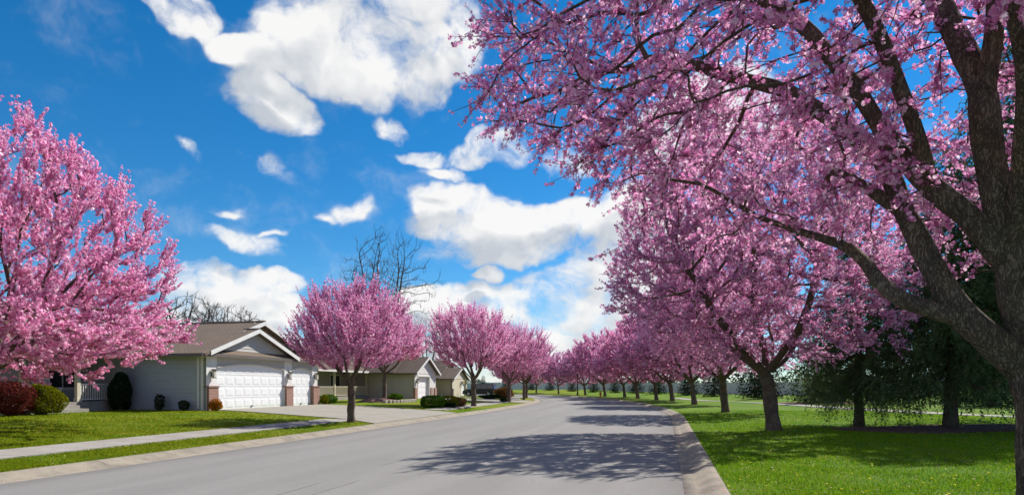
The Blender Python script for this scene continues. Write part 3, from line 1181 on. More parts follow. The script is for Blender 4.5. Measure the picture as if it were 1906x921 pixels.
# --- B: the trees of the right-hand row (crowns lean out over the street)
rngB = np.random.default_rng(5)
attrB = lobed(rngB, 2500, (-1.2, -.2, 5.8), (4.5, 4.5, 4.3), .22, .13, .85, lambda p: (p[:, 2] > 2.0 + .10 * np.hypot(p[:, 0], p[:, 1])))
pathsB = [[(0, 0, -.15), (-.12, .02, 1.0), (-.3, 0, 1.9)],
          [(-.3, 0, 1.9), (-1.0, -.3, 2.4), (-2.0, -.8, 3.4), (-3.0, -1.2, 4.8)],
          [(-.3, 0, 1.9), (-.25, .2, 2.6), (-.5, .5, 4.0), (-.4, .6, 6.0)],
          [(-.3, 0, 1.8), (.5, .1, 2.4), (1.1, .3, 3.6), (1.6, .5, 5.0)],
          [(-.3, 0, 1.85), (-.9, .7, 2.5), (-1.6, 1.8, 3.6), (-2.2, 2.6, 5.0)],
          [(-.3, 0, 1.85), (0, -.7, 2.5), (.2, -1.6, 3.5), (.3, -2.3, 5.0)],
          [(-.3, 0, 1.85), (.3, .8, 2.5), (.6, 1.8, 3.4), (.8, 2.6, 4.6)]]
mB = make_blossom(22, pathsB, attrB, (-1.0, 0, 3.6), .20, .22, 1.5, .34, 80,
                  dict(rmax=.028, per_tip=4, per_node=2.0, L=(.25, .6), up=.15, outw=.5, rnd=.6, along=.5),
                  dict(per_m=54, fat=.058, size=.045, petals=3), trop=(0, 0, .04), petal='petal', twig_r=.006, rtip=.011, droop=(-.2, .25))
# --- B2: the same kind seen from far, coarser
mB2 = make_blossom(23, pathsB, attrB[::2], (-1.0, 0, 3.6), .20, .30, 1.7, .45, 60,
                   dict(rmax=.04, per_tip=4, per_node=2.2, L=(.35, .8), up=.3, outw=.6, rnd=.5, along=.4),
                   dict(per_m=34, fat=.10, size=.09, petals=2), trop=(0, 0, .05), petal='petal', twig_r=.010, rtip=.012)
rowR = [((8.5, 20.0), mB, 0.0, 1.0, 'pink blossom tree with stout leaning trunk on the lawn before the spruces'),
        ((11.75, 34.0), mB, .55, .97, 'pink blossom tree beyond the stout-trunked one, third along the kerb opposite the houses'),
        ((14.4, 48.7), mB2, .25, .95, 'pink blossom tree, fourth along the kerb opposite the houses, beside the path'),
        ((15.1, 58.0), mB2, -.4, (.98, .98, .92), 'pink blossom tree, fifth along the kerb opposite the houses'),
        ((15.2, 65.0), mB2, .9, (.95, .95, .86), 'pink blossom tree, sixth along the kerb opposite the houses'),
        ((15.0, 73.5), mB2, .1, (.98, .98, .90), 'pink blossom tree, seventh along the kerb opposite the houses'),
        ((14.7, 80.5), mB2, .6, (.92, .92, .84), 'pink blossom tree, eighth along the kerb opposite the houses, just short of the hydrant'),
        ((13.3, 88.0), mB2, -.2, (.95, .95, .88), 'pink blossom tree standing just beyond the orange hydrant'),
        ((11.9, 100.0), mB2, .4, (.88, .88, .80), 'pink blossom tree between the hydrant and the lamp post'),
        ((8.6, 114.0), mB2, 1.2, (.85, .85, .74), 'pink blossom tree just past the lamp post on the outside of the bend'),
        ((4.8, 122.0), mB2, 1.8, (.85, .85, .78), 'second pink blossom tree past the lamp post on the outside of the bend'),
        ((-.5, 129.0), mB2, 2.4, (.85, .85, .76), 'third pink blossom tree past the lamp post on the outside of the bend')]
for (p, ms, rz, sc, lab) in rowR:
    place_tree('blossom_tree', ms, (p[0], p[1], Z(*p)), rz, sc, lab, 'pink trees along the kerb opposite the houses')

# --- C: the big tree on the left lawn
rngC = np.random.default_rng(8)
attrC = np.vstack([lobed(rngC, 2000, (0, 0, 4.35), (4.2, 4.2, 4.15), .22, .07, .78, lambda p: (p[:, 2] > 1.6)),
                   lobed(rngC, 850, (0, 0, 2.5), (4.75, 4.75, 1.2), .35, .08, 1.0, lambda p: (p[:, 2] > 1.25))])
pathsC = vase(rngC, 1.6, 7, .85, 2.5, twist=.2)
mC = make_blossom(24, pathsC, attrC, (0, 0, 2.2), .33, .22, 1.6, .36, 80,
                  dict(rmax=.03, per_tip=4, per_node=2.3, L=(.28, .62), up=.25, outw=.8, rnd=.45, along=.45),
                  dict(per_m=50, fat=.046, size=.052, petals=3), trop=(0, 0, .03), petal='petal', twig_r=.006, rtip=.010)
CX, CY = -15.3, 17.6
place_tree('blossom_tree', mC, (CX, CY, Z(CX, CY)), 0, (1.05, 1.05, 1.06), 'large spreading pink blossom tree on the lawn before the grey garage house', 'pink trees on the house side of the street')

# --- D: the small round trees along the left kerb
rngD = np.random.default_rng(9)
attrD = np.vstack([lobed(rngD, 1150, (0, 0, 3.75), (2.25, 2.25, 2.1), .2, .13, .85, lambda p: p[:, 2] > 1.9),
                   lobed(rngD, 420, (0, 0, 2.9), (2.4, 2.4, .9), .4, .1, 1.0, lambda p: p[:, 2] > 2.0)])
mD = make_blossom(25, vase(rngD, 1.75, 6, .7, 1.5), attrD, (0, 0, 1.6), .14, .16, 1.2, .24, 70,
                  dict(rmax=.02, per_tip=3, per_node=1.5, L=(.25, .7), up=.42, outw=.9, rnd=.3, along=.4),
                  dict(per_m=48, fat=.032, size=.046, petals=3), trop=(0, 0, .05), petal='petal', twig_r=.005, rtip=.006)
l1 = W(-3.06, -9.15)
rowL = [(l1, .4, .98, None, 'small slim-trunked pink blossom tree at the corner of the wide driveway'),
        ((-9.9, 48.0), 1.9, 1.28, .62, 'pink blossom tree in the raised mulch bed before the porch with railing'),
        ((-2.7, 43.4), 3.0, 1.22, None, 'round pink blossom tree in the kerb strip by the clipped hedge'),
        ((-.25, 56.0), 4.2, 1.2, None, 'pink blossom tree in the kerb strip next beyond the round one by the hedge'),
        ((1.25, 65.5), 5.1, 1.12, None, 'pink blossom tree at the tip of the kerb strip where the street bends'),
        ((1.75, 75.0), .9, 1.12, None, 'pink blossom tree just past the bend on the inner kerb'),
        ((-.6, 92.0), 2.2, 1.15, None, 'far pink blossom tree on the inner side of the bend')]
for (p, rz, sc, zz, lab) in rowL:
    place_tree('blossom_tree', mD, (p[0], p[1], Z(*p) if zz is None else zz), rz, sc, lab, 'pink trees on the house side of the street')

# --- bare trees behind the houses
rngE = np.random.default_rng(3)


def bare(seed, h, r, k, rb):
    rng = np.random.default_rng(seed)
    at = lobed(rng, 900, (0, 0, h * .66), (r, r, h * .38), .1, .15, 1.0, lambda p: p[:, 2] > h * .28)
    paths = [[(0, 0, -.3), (.1, 0, h * .2), (0, .1, h * .34)]]
    for i in range(k):
        a = 2 * math.pi * i / k + rng.uniform(-.4, .4)
        s = rng.uniform(.3, .75) * r
        h1 = h * rng.uniform(.24, .34)
        paths.append([(0, .05, h1), (math.cos(a) * s * .5, math.sin(a) * s * .5, h * .48), (math.cos(a) * s, math.sin(a) * s, h * rng.uniform(.7, .88))])
    P, par = grow(paths, at, h * .03, h * .16, h * .035, 60, rng, (0, 0, .35), .2)
    rad, tips, ch = thickness(par, rb, .018)
    bm = branch_mesh('trunk', P, par, rad, tips, 'greybark')
    base, d, ln = shoots_from(P, par, rad, ch, rng, .05, 3, .5, np.array([0, 0, h * .3]), (h * .02, h * .06), .6, .4, .4, .6)
    tv, tf = twig_mesh_arrays(base, d, ln, np.zeros_like(d), .012, rng)
    return bm, npmesh('twigs', tv, tf, 'greybark'), None


mE = bare(31, 18, 4.6, 7, .28)
place_tree('bare_tree', mE, (-15.0, 74.0, .3), .6, 1.08, 'tall leafless tree with upright limbs rising behind the pink trees', 'leafless trees behind the houses')
place_tree('bare_tree', mE, (-19.0, 78.0, .3), 2.6, .95, 'slimmer leafless tree beside the tall one behind the houses', 'leafless trees behind the houses')
place_tree('bare_tree', mE, (-10.5, 78.0, .3), 4.4, .56, 'low leafless tree behind the white gable of the second house', 'leafless trees behind the houses')
mE2 = bare(33, 9, 4.2, 9, .2)
place_tree('bare_tree', mE2, (-35.0, 66.0, .4), 1.0, 1.22, 'broad leafless tree rising behind the roof of the grey garage house', 'leafless trees behind the houses')
place_tree('bare_tree', mE2, (-31.0, 68.0, .4), 3.0, 1.12, 'twiggy leafless tree showing over the garage ridge', 'leafless trees behind the houses')

# --- spruces on the right lawn


def spruce(seed, H, z0, rmax, dens, hang, needle, mat, whorl=.42, nb=8, r0=.23):
    rng = np.random.default_rng(seed)
    mb = MB()
    zs = np.linspace(-.2, H, 12)
    mb.tube([(math.sin(z * .4) * .05, math.cos(z * .3) * .05, z) for z in zs], [max(.015, r0 * (1 - z / H)) * (1.25 if z < .3 else 1) for z in zs], 9)
    bases, dirs, lens, curls = [], [], [], []
    z = z0
    while z < H * .97:
        f = 1 - (z - z0) / (H - z0)
        L = rmax * (f ** .75) + .15
        n = max(4, int(nb * (0.6 + .4 * f)))
        a0 = rng.uniform(0, 6.28)
        for i in range(n):
            a = a0 + 6.283 * i / n + rng.uniform(-.25, .25)
            l = L * rng.uniform(.7, 1.1)
            droop = -.28 * l * f
            pts = []
            for t in np.linspace(0, 1, 6):
                pts.append((math.cos(a) * l * t, math.sin(a) * l * t, z + droop * math.sin(t * 2.2) + .12 * l * t ** 3))
            mb.tube(pts, [.035 * f + .008 - .006 * t for t in np.linspace(0, 1, 6)], 4)
            m = int(l * dens)
            ts = rng.uniform(.12, 1, m)
            p = np.stack([np.interp(ts, np.linspace(0, 1, 6), [q[k] for q in pts]) for k in range(3)], 1)
            bases.append(p)
            sd = rng.choice([-1, 1], m)
            dx = np.stack([-math.sin(a) * sd * .8 + math.cos(a) * .7, math.cos(a) * sd * .8 + math.sin(a) * .7, np.full(m, -.2)], 1)
            dirs.append(unit(dx + rng.normal(0, .25, (m, 3))))
            lens.append(rng.uniform(.25, .6, m) * hang * (1.15 - .5 * ts))
            c = np.zeros((m, 3))
            c[:, 2] = -rng.uniform(.5, 1.6, m)
            curls.append(c)
        z += whorl * rng.uniform(.8, 1.2)
    base, d, ln, curl = np.vstack(bases), np.vstack(dirs), np.concatenate(lens), np.vstack(curls)
    fv, ff = flowers_on(base, d, ln, curl, rng, per_m=needle[0], fat=.035, size=needle[1], petals=2, narrow=.3 if mat == 'spruce' else .6)
    tm = mb.mesh('trunk', 'bark', True)
    print('spruce', seed, len(base), len(ff))
    return tm, None, npmesh('crown', fv, ff, mat)


mS = spruce(41, 10.0, 2.2, 3.0, 22, 1.7, (40, .062), 'spruce', .40, 9)
mS2 = spruce(42, 9.0, .5, 3.2, 9, 1.3, (20, .11), 'darkleaf', .6, 7)
for (p, rz, sc, lab) in [((14.5, 20.4), 0, .95, 'dark weeping spruce with bare lower trunk standing in the mulch bed'),
                         ((12.5, 22.2), 2.0, .74, 'smaller weeping spruce between the stout leaning pink tree and the mulch bed spruce'),
                         ((17.7, 20.6), 3.0, 1.5, 'tall broad spruce at the end of the mulch bed behind the forked tree')]:
    place_tree('spruce_tree', mS, (p[0], p[1], Z(*p)), rz, sc, lab, 'dark spruces on the open lawn')
k = 0
rngF = np.random.default_rng(77)
ORD = ['', 'first', 'second', 'third', 'fourth', 'fifth', 'sixth', 'seventh', 'eighth', 'ninth', 'tenth', 'eleventh', 'twelfth', 'thirteenth', 'fourteenth', 'fifteenth', 'sixteenth', 'seventeenth', 'eighteenth', 'nineteenth']
FEN = [(75, 12), (58, 40), (46, 60), (36, 78), (30, 95), (25, 112), (20, 130), (10, 146), (-6, 156), (-30, 164), (-70, 172)]
for (x, y, sc, lab) in [(22.5, 46, .55, 'dark evergreen beside the path in its own mulch bed'), (27, 52, .75, 'dark evergreen behind the path evergreen'),
                        (29.5, 38, .8, 'broad dark evergreen across the path behind the mulch bed spruces'), (34, 33, .85, 'dark evergreen farthest out on the open lawn beyond the path'), (33.5, 46, .8, 'dark evergreen between the farthest-out one and the fence'),
                        (25.5, 62, .6, None), (27.5, 70, .62, None), (25.5, 78, .55, None), (24.5, 86, .55, None), (22.5, 95, .5, None), (21, 104, .5, None),
                        (18.8, 113, .42, None), (16, 121, .42, None), (12.5, 129, .4, None), (8.5, 137, .38, None), (4.5, 141, .38, None), (-1.5, 146, .4, None), (-7, 150, .4, None)]:
    k += 1
    place_tree('evergreen_tree', mS2, (x, y, Z(x, y)), rngF.uniform(0, 6), (sc * 1.1, sc * 1.1, sc), lab or 'dark low evergreen before the white fence, %s on from the path evergreen' % ORD[k], 'dark evergreens along the white fence')
place_tree('evergreen_tree', mS, (15.6, 176, .8), 1.0, (1.1, 1.1, .92), 'tall dark conifer whose tip rises behind the far pink trees')

# wood beyond the fence: one mass far away
rngW = np.random.default_rng(6)
n = 40000
tx = rngW.uniform(-260, 300, n)
ty = np.where(tx > 40, rngW.uniform(120, 230, n) - (tx - 40) * .1, rngW.uniform(185, 240, n))
hh = 4.5 + 2.5 * np.sin(tx * .11) + 1.6 * np.sin(tx * .43 + 1)
tz = rngW.random(n) * np.clip(hh, 2, 9) + .5
c = np.stack([tx, ty, tz], 1)
s = rngW.uniform(.2, .5, n)
a = unit(rngW.normal(0, 1, (n, 3)))
b_ = unit(np.cross(a, rngW.normal(0, 1, (n, 3))))
V = (c[:, None] + np.stack([a, b_, -a - b_], 1) * s[:, None, None]).reshape(-1, 3)
tag(link('far_wood', npmesh('far_wood', V, np.arange(3 * n).reshape(-1, 3), 'darkleaf')), 'dark band of distant trees beyond the white fence', 'trees', kind='stuff')

# ------------------------------------------------------------------ mulch beds


def bed(name, cx, cy, rx, ry, rise, label, edge=False, rz=0.0):
    rng = np.random.default_rng(int(abs(cx * 100)))
    V, Fq = [(cx, cy, Z(cx, cy) + .03 + rise)], []
    n, rr = 28, (.35, .7, .9, 1.0, 1.02)
    for i, r in enumerate(rr):
        for j in range(n):
            a = 2 * math.pi * j / n
            q = r * (1 + .08 * math.sin(3 * a + 1) + .05 * math.sin(5 * a))
            lx, ly = math.cos(a) * rx * q, math.sin(a) * ry * q
            x, y = cx + lx * math.cos(rz) - ly * math.sin(rz), cy + lx * math.sin(rz) + ly * math.cos(rz)
            V.append((x, y, Z(x, y) + (.03 + rise * (1 - r ** 3) + rng.uniform(-.012, .012) if i < 4 else -.1) + (.1 * (r > .8) * edge)))
    for j in range(n):
        Fq.append((0, 1 + j, 1 + (j + 1) % n))
    for i in range(len(rr) - 1):
        for j in range(n):
            a, c = 1 + i * n + j, 1 + i * n + (j + 1) % n
            Fq.append((a, a + n, c + n, c))
    mb = MB()
    mb.v, mb.f = V, Fq
    return tag(mb.build(name, 'mulch', None, True), kind='structure')


bed('mulch_bed', 14.0, 20.3, 3.3, 1.5, .06, '')
bed('mulch_bed', 23.5, 47.5, 3.0, 2.4, .08, '')
bed('mulch_bed', -9.9, 47.4, 2.6, 1.7, .22, '', rz=ROT)
print('TREES DONE')

# ------------------------------------------------------------------ houses


def lap_boards(parent, mat, rows, z0, exp, fn, axis, plane, out, name='siding_board'):
    """horizontal lapped boards; fn(z) gives the extent of the board at that height"""
    for i in range(rows):
        za, zb_ = z0 + i * exp, z0 + (i + 1) * exp
        a0, a1 = fn(za)
        b0, b1 = fn(zb_)
        if a1 - a0 < .1:
            break
        th = .036 * out
        mb = MB()
        # wedge: thick lower edge, thin upper edge
        def P3(a, off, z):
            return (a, plane + off, z) if axis == 'x' else (plane + off, a, z)
        mb.v = [P3(a0, 0, za), P3(a1, 0, za), P3(a1, th, za), P3(a0, th, za), P3(b0, 0, zb_), P3(b1, 0, zb_), P3(b1, th * .25, zb_), P3(b0, th * .25, zb_)]
        mb.f = [(0, 3, 2, 1), (4, 5, 6, 7), (0, 1, 5, 4), (1, 2, 6, 5), (2, 3, 7, 6), (3, 0, 4, 7)]
        mb.build(name, mat, parent)


def garage_door(parent, x0, x1, z1, y, rows, colsn, mat='door'):
    mb = MB()
    h = z1 / rows
    for r in range(rows):
        mb.box(x0, x1, y, y + .05, r * h + .006, (r + 1) * h - .006)
    mb.box(x0, x1, y + .045, y + .08, 0, z1)
    dr = mb.build('garage_door', mat, parent)
    w = (x1 - x0) / colsn
    pm = None
    for r in range(rows):
        for c in range(colsn):
            if pm is None:
                a = MB()
                x, X, z, Zt = .08, w - .08, .10, h - .10
                a.v = [(x, 0, z), (X, 0, z), (X, 0, Zt), (x, 0, Zt), (x + .04, -.010, z + .04), (X - .04, -.010, z + .04), (X - .04, -.010, Zt - .04), (x + .04, -.010, Zt - .04)]
                a.f = [(4, 5, 6, 7), (0, 1, 5, 4), (1, 2, 6, 5), (2, 3, 7, 6), (3, 0, 4, 7)]
                pm = a.mesh('panel', mat)
            link('panel', pm, dr, (x0 + c * w, y - .001, r * h))
    MB().box((x0 + x1) / 2 - .08, (x0 + x1) / 2 + .08, y - .05, y + .01, .12, .15).build('handle', 'black', dr)
    return dr


def lantern(parent, x, y, z):
    l = MB().box(x - .05, x + .05, y - .03, y, z - .06, z + .12).box(x - .09, x + .09, y - .24, y - .05, z + .24, z + .28).box(x - .02, x + .02, y - .16, y, z + .1, z + .13) \
        .prism([(x - .11, y - .26), (x + .11, y - .26), (x + .11, y - .03), (x - .11, y - .03)], z + .225, z + .245, 'z').box(x - .08, x + .08, y - .22, y - .06, z - .16, z - .13).build('wall_lantern', 'black', parent)
    MB().box(x - .07, x + .07, y - .21, y - .07, z - .13, z + .225).build('lantern_glass', 'lantern', l)


def window(parent, x0, x1, z0, z1, y, trim='trim', n=2):
    """window in a wall that faces -y"""
    t = .09
    fr = MB().box(x0 - t, x1 + t, y - .05, y + .02, z1, z1 + t).box(x0 - t, x1 + t, y - .07, y + .02, z0 - t, z0).box(x0 - t, x0, y - .045, y + .02, z0, z1).box(x1, x1 + t, y - .045, y + .02, z0, z1)
    fr = fr.build('window', trim, parent)
    w = (x1 - x0) / n
    for i in range(n):
        MB().box(x0 + i * w + .025, x0 + (i + 1) * w - .025, y - .02, y + .015, z0 + .025, z1 - .025).build('pane', 'glass', fr)
        if i:
            MB().box(x0 + i * w - .025, x0 + i * w + .025, y - .035, y + .02, z0, z1).build('mullion', trim, fr)


def roofside(mb, xa, za, xb, zb_, y0, y1, th=.12):
    mb.prism([(xa, za), (xb, zb_), (xb, zb_ - th), (xa, za - th)], y0, y1, 'y')


def rake(parent, xa, za, xb, zb_, y, mat='trim', h=.2):
    MB().prism([(xa, za + .012), (xb, zb_ + .012), (xb, zb_ - h), (xa, za - h)], y - .035, y + .004, 'y').build('fascia', mat, parent)


def railing(parent, x0, x1, y, z0, h, mat, gap=.12, post=False):
    r = MB().box(x0, x1, y - .035, y + .035, z0 + h - .06, z0 + h).box(x0, x1, y - .025, y + .025, z0 + .08, z0 + .13).build('railing', mat, parent)
    n = int((x1 - x0) / gap)
    me = MB().box(-.018, .018, -.018, .018, z0 + .13, z0 + h - .06).mesh('baluster', mat)
    for i in range(n):
        link('baluster', me, r, (x0 + (i + .5) * (x1 - x0) / n, y, 0))


def arch_header(parent, x0, x1, z0, rise, ztop, y0, y1, mat):
    poly = [(x0, ztop), (x0, z0)]
    for t in np.linspace(0, 1, 13)[1:-1]:
        poly.append((x0 + (x1 - x0) * t, z0 + rise * (1 - (2 * t - 1) ** 2)))
    poly += [(x1, z0), (x1, ztop)]
    MB().prism(poly, y0, y1, 'y').build('door_header', mat, parent)
    tr = []
    for t in np.linspace(0, 1, 13):
        tr.append((x0 + (x1 - x0) * t, z0 + rise * (1 - (2 * t - 1) ** 2)))
    tr2 = [(p, q + .07) for p, q in reversed(tr)]
    MB().prism(tr + tr2, y0 - .035, y0 + .003, 'y').build('arch_trim', 'gable', parent)


# --- first house: grey siding, two garage doors, double gable
H1 = empty('house', (O1[0], O1[1], .42), ROT)
tag(H1, 'grey sided house with wide white garage doors, brick pillars and brown double gable roof', 'house')
EAVE = 2.72
# walls behind the boards
MB().box(-.33, -.08, .02, 16.5, -.6, 2.66).build('side_wall', 'siding', H1)
MB().box(9.15, 9.4, .02, 9.0, -.6, 2.66).build('side_wall', 'siding', H1)
lap_boards(H1, 'siding', 13, .05, .2, lambda z: (.30, 4.95), 'y', -.33, -1)
MB().box(-.36, -.33, .16, .3, 0, 2.66).build('corner_trim', 'trim', H1)
for (a, c) in ((-.33, .38), (5.93, 6.65), (8.82, 9.4)):
    MB().box(a, c, 0, .34, -.5, 2.66).build('pilaster', 'trim', H1)
    x = (a + c) / 2
    br = MB().box(x - .33, x + .33, -.13, .36 if a > 0 else .45, -.5, 1.12).build('brick_pillar', 'brick', H1)
    MB().box(x - .37, x + .37, -.17, .30, 1.12, 1.19).build('pillar_cap', 'brick', br)
    lantern(H1, x, 0, 1.72)
arch_header(H1, .38, 5.93, 2.08, .24, 2.66, .0, .09, 'gable')
arch_header(H1, 6.65, 8.82, 2.08, .2, 2.66, .0, .09, 'gable')
garage_door(H1, .38, 5.93, 2.33, .10, 4, 8)
garage_door(H1, 6.65, 8.82, 2.33, .10, 4, 4)
# roofs
SL = .371


def zl(u):
    return EAVE + SL * (u + .8)


mb = MB()
roofside(mb, -.8, zl(-.8), 3.2, zl(3.2), -.34, 13)
roofside(mb, 3.2, zl(3.2), 4.75, zl(4.75), .45, 13)
rl = mb.build('roof', 'shingle', H1)
mb = MB()
roofside(mb, 4.75, zl(4.75), 10.3, zl(4.75) - SL * 5.55, .45, 13)
mb.build('roof', 'shingle', H1)
mb = MB()
roofside(mb, 3.2, zl(3.2), 6.9, zl(3.2) - SL * 3.7, -.34, 1.0)
mb.build('roof', 'shingle', H1)
pr = MB()
pr.v = [(-.86, -.24, 2.745), (10.3, -.24, 2.745), (9.6, .02, 2.985), (-.12, .02, 2.985), (-.86, -.24, 2.67), (10.3, -.24, 2.67), (9.6, .02, 2.86), (-.12, .02, 2.86)]
pr.f = [(0, 1, 2, 3), (7, 6, 5, 4), (0, 4, 5, 1), (1, 5, 6, 2), (2, 6, 7, 3), (3, 7, 4, 0)]
pr.build('pent_roof', 'shingle', H1)
MB().box(-.86, 10.3, -.29, -.245, 2.60, 2.76).build('gutter', 'gutter', H1)
MB().box(-.92, -.805, -.28, 13, 2.58, 2.735).build('gutter', 'gutter', H1)
MB().box(-.80, 9.6, -.24, -.01, 2.61, 2.66).box(-.80, -.34, 0, 13, 2.555, 2.60).build('soffit', 'gable', H1)
MB().tube([(4.75, .42, zl(4.75) + .01), (4.75, 13, zl(4.75) + .01)], .07, 6).build('ridge_cap', 'shingle', H1)
MB().tube([(3.2, -.34, zl(3.2) + .01), (3.2, .6, zl(3.2) + .01)], .06, 6).build('ridge_cap', 'shingle', H1)
rake(H1, -.45, zl(-.45), 3.2, zl(3.2), -.34)
rake(H1, 3.2, zl(3.2), 6.9, zl(3.2) - SL * 3.7, -.341)
rake(H1, 2.9, zl(2.9), 4.75, zl(4.75), .45)
rake(H1, 4.75, zl(4.75), 10.2, zl(4.75) - SL * 5.45, .449)
MB().prism([(-.1, 2.8), (3.2, zl(3.2) - .14), (6.6, 2.8)], .03, .2, 'y').build('gable_wall', 'gable', H1)
lap_boards(H1, 'gable', 8, 2.98, .16, lambda z: (3.2 - (zl(3.2) - .16 - z) / SL, 3.2 + (zl(3.2) - .16 - z) / SL), 'x', .03, -1)
MB().prism([(.5, 2.9), (4.75, zl(4.75) - .14), (9.2, 2.9)], .95, 1.1, 'y').build('gable_wall', 'gable', H1)
lap_boards(H1, 'gable', 11, 2.98, .16, lambda z: (4.75 - (zl(4.75) - .16 - z) / SL, 4.75 + (zl(4.75) - .16 - z) / SL), 'x', .95, -1)
MB().tube([(4.75, .90, 4.3), (4.75, .96, 4.3)], .2, 16).build('gable_vent', 'trim', H1)
mb = MB()
mb.tube([(2.2, 5.2, zl(2.2) - .1), (2.2, 5.2, zl(2.2) + .35)], .05, 8)
mb.build('vent_pipe', 'gutter', H1)
MB().box(-.44, -.36, .36, .44, .1, 2.6).build('downspout', 'trim', H1)
MB().box(9.41, 9.49, .1, .18, .1, 2.6).build('downspout', 'trim', H1)
# porch wing
MB().box(-13.5, -.36, 7.0, 7.25, -.6, 2.7).build('porch_wall', 'siding', H1)
lap_boards(H1, 'siding', 11, .5, .2, lambda z: (-13.5, -.40), 'x', 7.0, -1)
MB().box(-13.5, -.36, 5.0, 6.995, -.6, .45).build('porch_floor', 'concrete', H1)
MB().box(-6.2, -3.0, 4.0, 4.995, -.6, .16).box(-6.1, -3.1, 4.4, 4.993, .16, .31).build('porch_steps', 'concrete', H1)
mb = MB()
mb.prism([(4.45, 2.72), (12, 5.6), (12, 5.48), (4.45, 2.60)], -14.2, -.2, 'x')
mb.prism([(12, 5.6), (19.5, 2.72), (19.5, 2.60), (12, 5.48)], -14.2, -.2, 'x')
mb.build('roof', 'shingle', H1)
MB().box(-14.2, -.93, 4.35, 4.445, 2.55, 2.72).build('gutter', 'gutter', H1)
MB().prism([(7.25, 2.7), (12, 5.45), (16.8, 2.7)], -13.5, -.6, 'x').build('gable_wall', 'siding', H1)
MB().box(-13.5, -.6, 7.26, 16.6, -.6, 2.7).build('back_wall', 'siding', H1)
for x in (-2.6, -5.15, -7.7, -10.2):
    MB().box(x - .085, x + .085, 5.03, 5.2, .45, 2.56).box(x - .12, x + .12, 4.995, 5.235, .45, .62).box(x - .12, x + .12, 4.995, 5.235, 2.44, 2.56).build('porch_post', 'cream', H1)
railing(H1, -2.5, -.4, 5.115, .45, .85, 'trim')
railing(H1, -10.1, -7.8, 5.115, .45, .85, 'trim')
window(H1, -2.6, -1.0, 1.1, 2.3, 6.97)
window(H1, -6.1, -5.4, .9, 2.3, 6.97, n=1)
dd = MB().box(-7.5, -6.55, 6.9, 6.99, .46, 2.5).build('front_door', 'door', H1)
MB().tube([(-6.65, 6.86, 1.4), (-6.65, 6.9, 1.4)], .035, 8).build('door_knob', 'black', dd)
wr = []
for i in range(25):
    a = 2 * math.pi * i / 24
    wr.append((-7.02 + .22 * math.cos(a), 6.86, 1.85 + .22 * math.sin(a)))
MB().tube(wr, .06, 6).build('wreath', 'darkdoor', dd)

# chair on the porch
ch = empty('porch_chair', (*W(-3.35, 5.75), .872), ROT + R(8))
tag(ch, 'pale slatted rocking chair on the porch beside the cream post', 'chair')
MB().box(-.27, .27, -.25, .25, .40, .44).build('seat', 'chair', ch)
for x in (-.25, .25):
    MB().box(x - .025, x + .025, -.26, -.21, .06, .62).build('leg', 'chair', ch)
    MB().prism([(.2, .06), (.25, .06), (.38, 1.12), (.33, 1.12)], x - .025, x + .025, 'x').build('leg', 'chair', ch)
    MB().box(x - .04, x + .04, -.3, .28, .62, .65).build('arm_rest', 'chair', ch)
    pts = [(x, t, .03 + .14 * (t * 1.1) ** 2) for t in np.linspace(-.42, .45, 9)]
    MB().tube(pts, .028, 6).build('rocker', 'chair', ch)
MB().prism([(.318, 1.02), (.352, 1.02), (.375, 1.14), (.335, 1.14)], -.27, .27, 'x').build('top_rail', 'chair', ch)
for i in range(6):
    x = -.19 + i * .076
    MB().prism([(.225, .44), (.245, .44), (.345, 1.03), (.325, 1.03)], x - .022, x + .022, 'x').build('back_slat', 'chair', ch)


